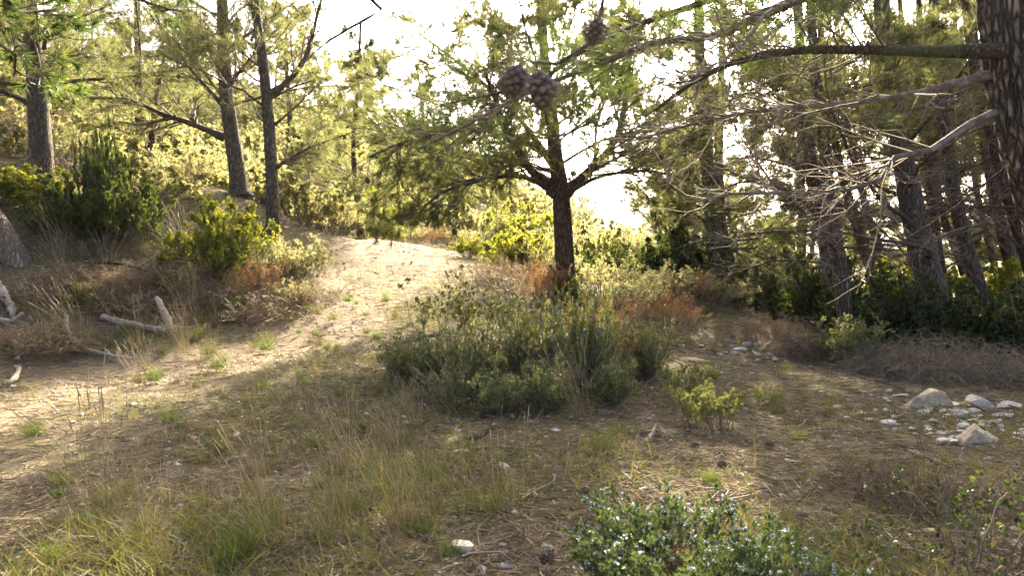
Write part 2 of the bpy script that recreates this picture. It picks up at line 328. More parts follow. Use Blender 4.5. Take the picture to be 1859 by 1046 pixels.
# ------------------------------------------------------------------ ground, path, hills
def axis(n0, step, k, far, near0=0.0):
    v = [near0]; 
    while v[-1] < far: v.append(v[-1] + max(step, k * (v[-1] - n0)))
    return np.array(v)
xs = axis(0, .10, .048, 3500); xs = np.r_[-xs[:0:-1], xs]
ys = np.r_[np.linspace(-30, -2, 14), np.linspace(-1.2, 1.9, 12), axis(0, .085, .036, 5000, 2.0)]
GX, GY = np.meshgrid(xs, ys); GZ = gz(GX, GY); pdist = pathdist(GX, GY)
edge = .9 + .75 * fbm(np.stack([GX * .8, GY * .8, GX * 0], -1), 2, 40)
pmask = np.clip((edge - pdist) / .9 + .5, 0, 1)
GZ = GZ - .05 * pmask * (np.hypot(GX, GY) < 60)
NX = len(xs); V = np.stack([GX, GY, GZ], -1).reshape(-1, 3)
ii, jj = np.meshgrid(np.arange(len(ys) - 1), np.arange(NX - 1), indexing='ij'); b = (ii * NX + jj)
Fall = np.stack([b, b + 1, b + NX + 1, b + NX], -1).reshape(-1, 4)
onpath = (pmask.ravel()[Fall].mean(1) > .5)
def sub(Fs):
    u, inv = np.unique(Fs.ravel(), return_inverse=True); return V[u], inv.reshape(Fs.shape), pmask.ravel()[u]
vv, ff, tt = sub(Fall[~onpath]); g = ob('ground', mesh('ground', [(vv, ff, tt, 0)], ['ground'], smooth=True)); tag(g, kind='structure')
vv, ff, tt = sub(Fall[onpath]); g = ob('path', mesh('path', [(vv, ff, tt, 0)], ['ground'], smooth=True)); tag(g, kind='structure')
def ridge(dist, x0, x1, h, seed, depth=300):
    n = 90; X = np.linspace(x0, x1, n); rows = []
    for f, e in ((0, 0), (.3, .55), (.6, .9), (.8, 1.0), (1, .9)):
        Z = -20 + e * h * (.75 + .35 * fbm(np.c_[X * .0016, X * 0 + f, X * 0], 3, seed)); rows.append(np.c_[X, np.full(n, dist + f * depth), Z])
    V = np.concatenate(rows); i, j = np.meshgrid(np.arange(4), np.arange(n - 1), indexing='ij'); b = i * n + j
    return V, np.stack([b, b + 1, b + n + 1, b + n], -1).reshape(-1, 4), 0.5, 0
tag(ob('hills', mesh('hills', [ridge(2900, -2600, 4200, 130, 3, 700), ridge(4200, -3800, 5800, 185, 8, 1000)], ['hill'], smooth=True)), kind='structure')

# ------------------------------------------------------------------ pine trees
cone_unit = None
def phyllo_cone(n, seed=0):
    """pine cone: returns core chunk and list of scale matrices (position, normal frame, size) for length 1"""
    r = np.random.default_rng(seed); out = []
    for i in range(n):
        h = (i + .5) / n; z = h; rad = .36 * math.sin(PI * (h * .86 + .1)) ** .75
        th = i * 2.39996; out.append((th, z, rad, .20 * (.55 + .75 * math.sin(PI * (h * .85 + .1)))))
    return out
def cone_core():
    K = 9; z = np.linspace(0, 1, K); P = np.zeros((1, K, 3)); P[0, :, 2] = z
    R = (.30 * np.sin(PI * (z * .86 + .1)) ** .75)[None]; R[0, 0] *= .5; R[0, -1] *= .3
    return tubes(P, R, 10, .15)
def scale_geo():
    # one woody scale: rhombic shield with thickness, local x outwards, z up
    V = np.array([(0, 0, 0), (.55, -.5, .1), (.55, .5, .1), (.75, 0, .5), (.7, 0, -.25), (1.0, 0, .12)], float)
    Fc = np.array([(0, 1, 3), (0, 3, 2), (0, 4, 1), (0, 2, 4), (5, 3, 1), (5, 2, 3), (5, 1, 4), (5, 4, 2)]); return V, Fc
def cone_chunks(n=46, seed=0):
    cs = [(*cone_core(), 0)]; SV, SF = scale_geo()
    for th, z, rad, s in phyllo_cone(n, seed):
        v = SV * s * np.array([.9, .9, .8]); tl = .55 - z * .9; c, s_ = math.cos(tl), math.sin(tl)
        v = v @ np.array([[c, 0, -s_], [0, 1, 0], [s_, 0, c]]); v = v + np.array([rad * .62, 0, z]); cs.append((rotz(v, th), SF, np.array([.1, .45, .45, .6, .4, .8]), 0))
    return cs
CONE_ME = mesh('cone', cone_chunks(), ['cone']); 
def quick_cone():
    K = 6; z = np.linspace(0, 1, K); P = np.zeros((1, K, 3)); P[0, :, 2] = -z
    R = (.36 * np.sin(PI * (z * .86 + .1)) ** .75)[None]; R[0, 0] *= .4; R[0, -1] *= .3
    Vv, Ff, t = tubes(P, R, 8, .15); Vv = Vv + .05 * rng.normal(size=Vv.shape); return Vv, Ff, t
CONE_LOW = mesh('cone_far', [(*quick_cone(), 0)], ['cone'])

def trunk_geo(pts, r0, r1, K=46, S=22, flare=.5, amp=.07, fr=7.0, seed=1):
    P = resample(pts, K); h = np.linspace(0, 1, K); z = np.linalg.norm(np.diff(P, axis=0), axis=1).sum() * h
    R = r0 + (r1 - r0) * h; R = R * (1 + flare * np.exp(-z / .22))
    Vv, Ff, t = tubes(P[None], R[None], S, .5); C = np.repeat(P, S, 0)
    q = C * np.array([.0, .0, 1]) + unit(Vv - C) * .35
    n = fbm(np.c_[q[:, :2] * fr, C[:, 2] * 2.2 * fr / 7], 3, seed)
    lob = 1 + .10 * np.exp(-np.repeat(z, S) / .3) * np.cos(5 * np.arctan2((Vv - C)[:, 1], (Vv - C)[:, 0]) + seed)
    return P, R, (C + (Vv - C) * ((1 + amp * n) * lob)[:, None], Ff, t, 0)

def pine(label, pts, r0, r1, limbs=(), auto=14, h0=.35, h1=.97, Lmax=2.6, dead=.25, tw=(6, 5), nn=26, W=.008, NL=(.07, .12), seed=1, cones=6,
         bark='bark', split=True, el=(.1, .6), K=46, S=22, group=None, amp=.07, fr=7.0, limb_mat='limb', dead_mat='twig', azr=None, nspread=1.0, needle='needle', sag=0.0, cap=(1.3, .6), rcap=(.05, .02), twig_wig=(.16, .2)):
    """pts: trunk polyline in world coordinates; limbs: (polyline, r0, material, bare 0..1, subs)"""
    r = np.random.default_rng(seed); base = np.array(pts[0], float)
    root = ob('pine_tree', None, loc=base); tag(root, label, 'tree', group)
    P, R, ch = trunk_geo(pts, r0, r1, K, S, amp=amp, fr=fr, seed=seed)
    ob('trunk', mesh('trunk', [ch], [bark], base, True), root)
    Ht = P[-1, 2] - P[0, 2]
    L1 = []; R1 = []; live = []; mats = []; subs = []
    KL = 9
    for lm in limbs:
        L1.append(resample(lm[0], KL)); R1.append(lm[1] * np.linspace(1, .3, KL) * np.r_[1.55, 1.08, np.ones(KL - 2)]); mats.append(lm[2]); live.append(1 - lm[3])
    nexp = len(L1); az = r.uniform(0, 6.28)
    for k in range(auto):
        u = h0 + (h1 - h0) * ((k + r.uniform(0, .9)) / auto); i = min(int(u * (len(P) - 1)), len(P) - 2)
        az += 2.4 + r.normal(0, .35)
        a_ = az if azr is None else r.uniform(*azr)
        q = (u - h0) / (h1 - h0); Lk = Lmax * (1 - .75 * q ** 1.4) * r.uniform(.7, 1.15)
        e = r.uniform(*el) + .5 * q
        D = np.array([[math.cos(a_) * math.cos(e), math.sin(a_) * math.cos(e), math.sin(e)]])
        G = grow(P[i][None], D, Lk, KL, -.02 - sag, .13, r)[0]
        L1.append(G); R1.append(np.maximum(R[i] * r.uniform(.15, .27) * (Lk / Lmax) ** .5, .012) * np.linspace(1, .25, KL)); mats.append(limb_mat); live.append(0 if u < h0 + dead * (h1 - h0) else 1)
    if not L1: return root
    L1 = np.array(L1); R1 = np.array(R1); live = np.array(live, float); own = np.arange(len(L1))
    P2, R2, o2 = spawn(L1, R1, own, tw[0], .18, 1, (.4, 1.0), (.3, .65), 5, .03 - sag, twig_wig[0], .55, .005, r, flat=.5, cap=cap[0])
    P3, R3, o3 = spawn(P2, R2, o2, tw[1], .15, 1, (.4, 1.0), (.3, .7), 4, .05 - sag, twig_wig[1], .6, .003, r, flat=.4, cap=cap[1])
    bare = [k for k, lm in enumerate(limbs) if len(lm) > 4]
    if bare:
        q = ~np.isin(o2, bare); P2, R2, o2 = P2[q], R2[q], o2[q]; q = ~np.isin(o3, bare); P3, R3, o3 = P3[q], R3[q], o3[q]
    R2 = np.minimum(R2, rcap[0] * np.linspace(1, .35, 5)); R3 = np.minimum(R3, rcap[1] * np.linspace(1, .4, 4))
    tipP = np.concatenate([P3, P2[:, 1:]]); tipo = np.r_[o3, o2]
    llen = np.linalg.norm(np.diff(L1, axis=1), axis=-1).sum(1)
    keep = r.random(len(tipo)) < live[tipo] * np.clip(llen / (.62 * Lmax), .1, 1)[tipo]
    vn = needles(tipP[keep], nn, NL, W, .35, nspread, .12, r)
    # each limb with its own side twigs is one branch part
    d3 = np.maximum(R3, .0016)
    for k in range(len(L1)):
        c = [(*tubes(L1[k:k + 1], R1[k:k + 1], 8 if k < nexp else 6, .5), 0)]
        s2 = o2 == k; s3 = (o3 == k)
        c.append((*tubes(P2[s2], R2[s2], 3), 1)); c.append((*(tubes(P3[s3], d3[s3], 3) if K > 100 else fine(P3[s3], d3[s3])), 1))
        if k < nexp or split: ob('branch', mesh('branch', c, [mats[k], dead_mat], base, True), root)
    if not split:
        c = [(*tubes(L1[nexp:], R1[nexp:], 5, .5), 0), (*tubes(P2[o2 >= nexp], R2[o2 >= nexp], 3), 1), (*tubes(P3[o3 >= nexp], d3[o3 >= nexp], 3), 1)]
        ob('branches', mesh('branches', c, [limb_mat, dead_mat], base, True), root)
    if keep.any():
        o = ob('crown', mesh('crown', [(*vn, 0)], [needle], base), root); o['kind'] = 'stuff'
    for k in range(cones):
        m = r.integers(len(P2)); p = P2[m, r.integers(1, 5)] - base
        ob('cone', CONE_LOW, root, p, (r.uniform(-.6, .6), r.uniform(-.6, .6), r.uniform(0, 6)), r.uniform(.075, .11))
    return root
def tp(*a):
    """trunk polyline from (px, py, depth) marks, base first"""
    return [at(*q) for q in a]
def base_on(pts):
    p = pts[0]; z = float(gz(p[0], p[1])) - .06
    if z < p[2]: return [np.array([p[0], p[1], z])] + list(pts[1:]) if p[2] - z < .25 else [np.array([p[0] - (pts[1][0] - p[0]) * (p[2] - z) / max(pts[1][2] - p[2], .1), p[1], z])] + list(pts)
    return [np.array([p[0], p[1], z])] + list(pts[1:])
def ext(pts, h):
    """carry the trunk on above the frame to height h"""
    a, b = np.array(pts[-2]), np.array(pts[-1]); t = unit(b - a); p = b + t * (h - b[2]) / max(t[2], .3); p[0] = b[0] + (p[0] - b[0]) * .5
    return list(pts) + [p]

# centre tree with its forked crown
d = 11.5
c1 = base_on(tp((1028, 528, d), (1026, 480, d), (1018, 350, d), (1008, 280, d), (1000, 190, d), (985, 60, d)))
pine('pine with three forking limbs standing right of the sunlit track, behind the rosemary', ext(c1, 8.2), .18, .05, limbs=[
        (tp((1010, 350, d), (965, 310, d - .2), (940, 275, d - .4), (915, 225, d - .5), (880, 130, d - .6)), .085, 'bark_warm', .0),
        (tp((1000, 345, d), (950, 320, d - .6), (880, 325, d - 1.2), (800, 350, d - 1.7), (760, 390, d - 2.0)), .045, 'limb', .0),
        (tp((1026, 350, d), (1075, 305, d + .1), (1120, 250, d), (1140, 150, d), (1150, 20, d)), .08, 'bark_warm', .1),
        (tp((1005, 300, d), (930, 200, d + .3), (840, 120, d + .5), (760, 60, d + .6)), .05, 'limb', .0),
        (tp((1000, 330, d), (950, 300, d + .6), (870, 305, d + 1.2), (790, 325, d + 1.6)), .04, 'limb', .0),
        (tp((1003, 285, d), (930, 245, d - .8), (830, 235, d - 1.5), (740, 255, d - 2.0), (670, 285, d - 2.3)), .045, 'limb', .1),
        (tp((1003, 310, d), (940, 300, d + .2), (860, 290, d + .2), (770, 270, d + .1)), .035, 'limb', .1),
        (tp((1030, 350, d), (1090, 320, d - .5), (1170, 310, d - 1), (1230, 320, d - 1.3)), .04, 'limb', .3)],
     auto=22, h0=.36, Lmax=3.7, dead=.0, tw=(17, 12), nn=38, sag=.018, twig_wig=(.2, .26), W=.0095, NL=(.08, .14), seed=21, cones=14, bark='bark_warm', limb_mat='limb')
# left trees
l1 = base_on(tp((77, 335, 14), (73, 250, 14), (65, 130, 14), (52, 0, 14)))
pine('thick grey-barked pine on the bank at far left, above the juniper', ext(l1, 10.5), .235, .09, limbs=[
        (tp((50, 185, 14), (20, 172, 13.8), (-20, 160, 13.6), (-80, 165, 13.5)), .05, 'limb', .3),
        (tp((70, 140, 14), (60, 80, 13.6), (35, 40, 13.2), (20, -30, 13)), .07, 'limb', .2),
        (tp((80, 90, 14), (88, 65, 14), (130, 45, 14.2), (190, 30, 14.4)), .035, 'limb', .2)],
     auto=16, h0=.36, Lmax=3.2, dead=.0, tw=(15, 11), nn=20, W=.0085, NL=(.09, .15), seed=31, cones=6)
l2 = base_on(tp((436, 355, 15), (425, 270, 15), (412, 180, 15), (405, 60, 15), (403, -20, 15)))
pine('pine with a long low limb reaching left over the sunny shrubs', ext(l2, 11), .18, .08, limbs=[
        (tp((408, 250, 15), (350, 225, 14.8), (290, 205, 14.6), (230, 180, 14.4), (150, 178, 14.2)), .065, 'limb', .25),
        (tp((320, 212, 14.7), (260, 225, 14.5), (210, 222, 14.4), (150, 240, 14.2)), .03, 'limb', .3),
        (tp((405, 190, 15), (350, 130, 15), (300, 60, 15), (270, -10, 15)), .045, 'limb', .3),
        (tp((404, 140, 15), (380, 90, 15.3), (355, 50, 15.5), (330, -20, 15.6)), .06, 'limb', .3),
        (tp((412, 95, 15), (440, 70, 15.2), (480, 40, 15.4), (540, 0, 15.6)), .05, 'limb', .2),
        (tp((420, 150, 15), (450, 110, 15.2), (480, 80, 15.4), (520, 30, 15.6)), .04, 'limb', .2)],
     auto=16, h0=.3, Lmax=3.1, dead=.1, tw=(16, 11), nn=15, twig_wig=(.2, .26), W=.008, NL=(.09, .15), seed=41, cones=8)
l3 = base_on(tp((497, 422, 14), (494, 330, 14), (487, 210, 14), (475, 90, 14), (462, -10, 14)))
pine('slender pine left of the track with a curved limb sweeping up to the right', ext(l3, 10.5), .135, .07, limbs=[
        (tp((493, 170, 14), (525, 145, 14), (555, 105, 14), (568, 60, 14), (580, 10, 14), (600, -60, 14)), .06, 'limb', .35),
        (tp((500, 305, 14), (530, 285, 13.9), (570, 265, 13.8), (640, 240, 13.7)), .035, 'limb', .4),
        (tp((500, 225, 14), (530, 200, 14.2), (560, 170, 14.4), (590, 140, 14.5)), .025, 'limb', .4),
        (tp((470, 90, 14), (430, 60, 13.8), (400, 10, 13.6)), .04, 'limb', .4)],
     auto=14, h0=.36, Lmax=2.7, dead=.1, tw=(16, 11), nn=12, twig_wig=(.2, .26), W=.008, NL=(.09, .15), seed=51, cones=6)
l4 = base_on(tp((262, 318, 19), (256, 270, 19), (252, 180, 19), (250, 60, 19)))
pine('reddish twin-stemmed pine half hidden behind the juniper', ext(l4, 9.5), .15, .06, limbs=[
        (tp((266, 315, 19), (274, 270, 19.2), (282, 190, 19.4), (300, 90, 19.5)), .12, 'bark_warm', .1)],
     auto=16, h0=.28, Lmax=3.0, dead=.0, tw=(11, 7), nn=22, W=.011, NL=(.1, .17), seed=61, cones=0, bark='bark_warm')
l5 = base_on(tp((657, 428, 17.5), (652, 390, 17.5), (645, 335, 17.5), (642, 250, 17.5), (650, 160, 17.5)))
pine('young thin-trunked pine beside the top of the track', ext(l5, 6.8), .095, .03, auto=17, h0=.33, Lmax=2.1, dead=.0, tw=(13, 8), nn=28, W=.010, NL=(.08, .14), seed=71, cones=2, bark='bark_warm', el=(.2, .7))
# leaning butt at the left edge
l0 = tp((72, 545, 11.2), (30, 474, 11), (-4, 415, 10.9), (-46, 350, 10.7), (-130, 200, 10.4))
pine('leaning pale-barked trunk cut by the left edge of the picture', ext(l0, 7.5), .225, .1, auto=7, h0=.5, Lmax=2.6, dead=0, tw=(6, 5), nn=18, W=.009, seed=81, cones=0, bark='bark_pale', azr=(1.6, 4.6))

# right-hand stand
R_ = [  # label, marks, r0, auto, h0, Lmax, seed, bark
    ('straight grey pine rising out of the low rosemary right of the orange dry bush', [(1540, 628, 10), (1527, 500, 10), (1508, 380, 10), (1490, 200, 10), (1475, 60, 10)], .115, 15, .28, 2.6, 101, 'bark'),
    ('dark pine trunk just behind the straight grey pine', [(1516, 585, 12), (1498, 430, 12), (1475, 320, 12), (1462, 200, 12), (1450, 40, 12)], .14, 14, .30, 2.8, 102, 'bark'),
    ('thickest leaning pine of the right-hand stand, rising from the dark bushes', [(1712, 600, 10.6), (1690, 520, 10.6), (1655, 370, 10.6), (1632, 240, 10.6), (1605, 60, 10.6)], .215, 15, .32, 3.0, 103, 'bark'),
    ('thin leaning pine third trunk right of the straight grey pine', [(1607, 585, 14.5), (1585, 500, 14.5), (1555, 410, 14.5), (1520, 280, 14.5), (1495, 120, 14.5)], .12, 12, .4, 2.6, 104, 'bark'),
    ('slim pine leaning left in the gap before the thickest trunk', [(1632, 580, 17), (1608, 480, 17), (1582, 410, 17), (1558, 320, 17), (1530, 160, 17)], .105, 11, .42, 2.4, 105, 'bark'),
    ('slim straight pine touching the right side of the thickest trunk', [(1724, 590, 13.5), (1706, 480, 13.5), (1690, 350, 13.5), (1682, 220, 13.5), (1670, 60, 13.5)], .11, 12, .42, 2.5, 106, 'bark'),
    ('dark leaning pine midway between the thickest trunk and the frame edge', [(1796, 590, 12), (1770, 500, 12), (1742, 400, 12), (1722, 280, 12), (1700, 100, 12)], .145, 13, .40, 2.8, 107, 'bark'),
    ('thin pine behind the dark leaning one, bending left near the top', [(1772, 575, 16), (1745, 480, 16), (1715, 400, 16), (1690, 300, 16), (1650, 140, 16)], .11, 11, .42, 2.4, 108, 'bark_warm'),
    ('very thin pine second from the right edge among the bushes', [(1832, 580, 15), (1810, 500, 15), (1785, 400, 15), (1765, 300, 15), (1740, 130, 15)], .085, 11, .42, 2.2, 109, 'bark'),
    ('brown pine trunk nearest the right edge behind the big foreground trunk', [(1858, 580, 13), (1838, 490, 13), (1810, 380, 13), (1790, 270, 13), (1770, 100, 13)], .14, 12, .42, 2.6, 110, 'bark_warm'),
    ('pine half cut by the right edge, leaning under the big foreground trunk', [(1905, 590, 11), (1870, 480, 11), (1830, 350, 11), (1800, 240, 11), (1760, 60, 11)], .14, 10, .45, 2.6, 111, 'bark_warm'),
]
for lb, mk, r0, au, h0, Lm, sd_, bk in R_:
    pts = base_on(tp(*mk)); dd = mk[0][2]
    pine(lb, ext(pts, 8.8), r0, r0 * .4, auto=au + 5, h0=h0 * .82, Lmax=Lm, dead=.4, tw=(17, 12), nn=14, rcap=(.008, .004), twig_wig=(.22, .3), W=.0085 * dd / 10, NL=(.08, .14), seed=sd_, cones=11, bark=bk, el=(-.05, .5), limb_mat='limb')
cA = base_on(tp((1322, 552, 16), (1305, 470, 16), (1294, 400, 16), (1280, 250, 16), (1270, 80, 16)))
pine('dense pine, thicker of a leaning pair behind the grey scrub', ext(cA, 9.5), .24, .08, auto=26, h0=.22, Lmax=2.7, dead=.0, tw=(14, 11), nn=26, W=.011, NL=(.09, .16), seed=121, cones=14, sag=.02)
cB = base_on(tp((1344, 548, 16.6), (1325, 480, 16.6), (1312, 420, 16.6), (1305, 300, 16.6), (1310, 120, 16.6)))
pine('dense pine, thinner of a leaning pair behind the grey scrub', ext(cB, 9), .15, .06, auto=20, h0=.25, Lmax=2.6, dead=.0, tw=(13, 10), nn=24, W=.011, NL=(.09, .16), seed=122, cones=8, sag=.02)

# big foreground trunk at the right edge with its three limbs across the picture
dR = 3.5
rp = [np.array([3.05, 3.55, -.05]), at(1975, 560, dR), at(1900, 330, dR), at(1850, 130, dR), at(1828, -20, dR), at(1800, -330, dR + .1), at(1740, -900, dR + .3), at(1700, -1500, dR + .5)]
rp[0] = np.r_[rp[0][:2], gz(rp[0][0], rp[0][1]) - .06]
pine('massive foreground pine with thick furrowed bark filling the upper right corner', rp, .16, .08, limbs=[
        (tp((1820, 92, 3.45), (1650, 93, 3.4), (1500, 88, 3.4), (1390, 98, 3.4), (1300, 125, 3.45), (1235, 165, 3.5), (1190, 200, 3.6)), .027, 'limb_moss', 1.0),
        (tp((1840, 125, 3.5), (1700, 160, 3.6), (1620, 178, 3.7), (1500, 190, 3.8), (1380, 200, 3.9), (1270, 222, 4.0), (1150, 255, 4.1)), .021, 'limb_lichen', 1.0),
        (tp((1860, 180, 3.55), (1760, 225, 3.5), (1690, 272, 3.5), (1625, 285, 3.5), (1600, 325, 3.5), (1540, 345, 3.5), (1450, 350, 3.5), (1330, 352, 3.6), (1250, 368, 3.7)), .018, 'limb_lichen', 1.0),
        (tp((1880, 260, 3.6), (1780, 340, 3.7), (1700, 400, 3.8), (1600, 460, 3.9), (1500, 520, 4.0)), .006, 'limb', 1.0, 0),
        (tp((1795, -150, 3.5), (1600, -60, 3.7), (1420, 10, 4.0), (1300, 65, 4.4), (1180, 78, 4.8), (1080, 118, 5.1), (960, 165, 5.4), (860, 220, 5.7), (760, 270, 5.9)), .034, 'limb_lichen', .3),
        (tp((1795, -250, 3.5), (1600, -160, 3.9), (1400, -60, 4.4), (1250, 20, 4.9), (1100, 60, 5.4), (1000, 140, 5.8), (900, 170, 6.2), (800, 190, 6.6)), .032, 'limb', .2),
        (tp((1420, 10, 4.0), (1385, 30, 3.9), (1340, 90, 3.8), (1290, 120, 3.7), (1235, 150, 3.7)), .014, 'deadwood', 1.0),
        ([at(1790, -330, 3.6), np.array([1.5, 2.5, 2.95]), np.array([.65, 1.65, 2.45]), at(1105, -60, 1.28), at(1095, 40, 1.22), at(1030, 110, 1.2), at(965, 112, 1.18)], .008, 'limb', 1.0, 0)],
     auto=8, h0=.48, Lmax=2.4, dead=.0, tw=(24, 7), nn=34, W=.0045, cap=(.9, .35), rcap=(.006, .0025), twig_wig=(.26, .3), seed=131, cones=0, bark='bark_near', K=150, S=72, amp=.2, fr=15, needle='needle_near', dead_mat='twig')

# a pine standing just outside the left edge; only its overhanging sprays show
lp = [onz(-4.6, 3.6) - np.array([0, 0, .06]), np.array([-4.6, 3.6, 1.6]), np.array([-4.5, 3.7, 3.4]), np.array([-4.3, 3.8, 6.5])]
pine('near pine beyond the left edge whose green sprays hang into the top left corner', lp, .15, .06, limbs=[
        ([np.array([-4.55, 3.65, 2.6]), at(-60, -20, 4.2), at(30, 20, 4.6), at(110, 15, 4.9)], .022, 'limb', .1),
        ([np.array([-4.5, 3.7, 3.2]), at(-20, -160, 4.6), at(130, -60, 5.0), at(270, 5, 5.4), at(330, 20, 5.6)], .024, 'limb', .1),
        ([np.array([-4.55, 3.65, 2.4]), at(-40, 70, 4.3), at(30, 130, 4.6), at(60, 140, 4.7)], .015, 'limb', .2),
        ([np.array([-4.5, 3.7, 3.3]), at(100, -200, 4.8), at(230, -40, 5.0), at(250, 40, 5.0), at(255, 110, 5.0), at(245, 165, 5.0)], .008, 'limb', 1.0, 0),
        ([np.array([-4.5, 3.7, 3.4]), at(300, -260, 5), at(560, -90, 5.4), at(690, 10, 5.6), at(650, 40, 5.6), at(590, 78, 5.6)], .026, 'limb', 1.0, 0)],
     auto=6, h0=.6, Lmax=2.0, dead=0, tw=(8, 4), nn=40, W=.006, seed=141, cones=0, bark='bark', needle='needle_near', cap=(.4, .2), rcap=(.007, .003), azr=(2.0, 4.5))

# ------------------------------------------------------------------ shrubs: mesh variants
def shrub(seed, h, spread, n1, n2, n3, leafmat, leaf, stemmat='twig', up=.12, wig=.16, base_r=.12, r0=.008, flowers=0, flop=None, t0=.2, stiff=(.6, 1.0), s0=.3, leafup=.2):
    r = np.random.default_rng(seed); az = r.uniform(0, 2 * PI, n1); po = spread * np.sqrt(r.uniform(0, 1, n1))
    D = np.c_[np.sin(po) * np.cos(az), np.sin(po) * np.sin(az), np.cos(po)]
    B = np.c_[np.cos(az) * po / spread * base_r * h, np.sin(az) * po / spread * base_r * h, np.full(n1, -.03)]
    P1 = grow(B, D, h * r.uniform(*stiff, n1), 6, up * .4, wig, r); R1 = r0 * np.linspace(1, .4, 6) * np.ones((n1, 1)); o = np.arange(n1)
    P2, R2, o = spawn(P1, R1, o, n2, s0, 1, (.3, .9), (.25, .55), 5, up, wig, .6, r0 * .25, r)
    ch = [(*tubes(P1, R1, 4), 0), (*tubes(P2[:, ::2], R2[:, ::2], 3), 0)]; tip = P2
    if n3:
        P3, R3, o = spawn(P2, R2, o, n3, .2, 1, (.3, 1.0), (.3, .7), 4, up, wig, .6, r0 * .2, r); ch.append((*fine(P3, R3), 0)); tip = P3
    out = [('stems', mesh('stems', ch, [stemmat], smooth=True))]
    if leaf:
        kind, n, L, W = leaf
        g = needles(tip, n, L, W, t0, 1.2, leafup, r) if kind == 'tri' else leaves(tip, n, L, W, t0, 1.3, leafup, r)
        out.append(('foliage', mesh('foliage', [(*g, 0)], [leafmat])))
    if flowers:
        sel = tip[r.random(len(tip)) < flowers]; g = leaves(sel, 6, (.010, .016) if flop is None else flop, .8, .55, 1.5, .1, r, .6, .3)
        out.append(('flowers', mesh('flowers', [(*g, 0)], ['flower'])))
    for nm, me in out: me['kind'] = 'stuff'
    return out
def tangle(seed, h, rad, n, mat, L=(.3, .9), r0=.003, K=9, wig=.45):
    """dead brush: many thin curling stems heaped into a mound"""
    r = np.random.default_rng(seed); a = r.uniform(0, 2 * PI, n); q = np.sqrt(r.random(n)) * rad * .8
    B = np.c_[np.cos(a) * q, np.sin(a) * q, r.random(n) * h * .5 * (1 - (q / rad) ** 2)]
    D = r.normal(size=(n, 3)); D[:, 2] = np.abs(D[:, 2]) * .8
    P = grow(B, D, r.uniform(*L, n), K, -.10, wig, r)
    lim = h * (1.05 - .75 * np.clip(np.hypot(P[..., 0], P[..., 1]) / rad, 0, 1.3) ** 2); P[..., 2] = np.clip(np.minimum(P[..., 2], np.maximum(lim, .02) + .05 * r.random(P.shape[:2])), 0, None)
    R = r.uniform(.5, 1.3, (n, 1)) * r0 * np.linspace(1, .45, K)
    return [('twigs', mesh('twigs', [(*tubes(P, R, 3), 0)], [mat], smooth=True))]
SH = {}
for k in range(2): SH['rosemary%d' % k] = shrub(200 + k, 1.0, .9, 62, 8, 4, 'rosemary', ('tri', 24, (.026, .044), .012), up=.22, r0=.007, flowers=.24, flop=(.015, .024), wig=.16, stiff=(.4, 1.15), s0=.15)
SH['rosemary_near'] = shrub(210, .62, 1.05, 80, 8, 3, 'rosemary_near', ('tri', 34, (.018, .03), .0055), up=.2, r0=.005, flowers=.22, flop=(.014, .021), wig=.13, base_r=.35)
SH['rosemary_small'] = shrub(211, .4, .6, 22, 6, 2, 'rosemary', ('tri', 34, (.018, .03), .006), up=.25, r0=.004, flowers=.06, wig=.1, base_r=.2)
for k in range(2): SH['lentisk%d' % k] = shrub(220 + k, 1.0, 1.1, 26, 9, 7, 'lentisk', ('quad', 18, (.024, .042), .6), up=.10, r0=.012, wig=.2, stemmat='twig', s0=.2)
for k in range(2): SH['dark%d' % k] = shrub(230 + k, 1.0, 1.2, 26, 9, 7, 'dark_leaf', ('quad', 13, (.03, .055), .6), up=.08, r0=.011, wig=.2, base_r=.5, s0=.08)
for k in range(2): SH['juniper%d' % k] = shrub(240 + k, 1.0, 1.05, 34, 12, 6, 'juniper', ('tri', 26, (.03, .05), .016), up=.10, r0=.010, wig=.18, base_r=.3, s0=.06)
for k in range(2): SH['silver%d' % k] = shrub(250 + k, 1.0, .9, 40, 6, 4, 'silver', ('quad', 12, (.03, .05), .35), up=.2, r0=.007, wig=.14, base_r=.35)
SH['tall_silver'] = shrub(255, 1.0, .6, 14, 5, 3, 'rosemary', ('quad', 16, (.03, .05), .4), up=.15, r0=.007, wig=.18, base_r=.4, t0=.5)
for k in range(2): SH['maquis%d' % k] = shrub(260 + k, 1.0, 1.15, 24, 8, 5, 'maquis', ('quad', 12, (.05, .09), .5), up=.1, r0=.012, wig=.2, base_r=.4)
for k in range(2): SH['rust%d' % k] = shrub(270 + k, 1.0, .9, 40, 7, 4, 'rust', ('tri', 10, (.03, .06), .009), stemmat='dry', up=.12, r0=.006, wig=.2, base_r=.3)
for k in range(2): SH['drybush%d' % k] = shrub(280 + k, 1.0, 1.0, 44, 7, 5, 'dry', ('tri', 7, (.03, .06), .007), stemmat='dry', up=.08, r0=.006, wig=.24, base_r=.4)
SH['tumble'] = tangle(290, .55, .55, 700, 'dry', r0=.0035)
SH['brush'] = tangle(291, .8, 1.15, 1300, 'brushwood', (.4, 1.2), r0=.0038)
SH['drymat'] = tangle(292, .22, .5, 500, 'dry', (.15, .4), r0=.0022)
SH['strawmat'] = tangle(293, .3, .5, 320, 'straw', (.2, .5), r0=.003)  # pale straw tangles added to lighten the bank where sun patches are missing
SH['kermes'] = shrub(295, .6, 1.1, 13, 4, 2, 'dark_leaf', ('quad', 9, (.018, .032), .6), stemmat='twig', up=.03, r0=.006, wig=.28, base_r=.5, t0=.4)
SH['seedling'] = shrub(296, .4, .5, 6, 5, 2, 'needle_near', ('tri', 40, (.05, .08), .005), up=.2, r0=.005, wig=.1)
SH['baretwig'] = shrub(297, .5, .9, 4, 3, 2, 'twig', None, up=.1, r0=.006, wig=.25)
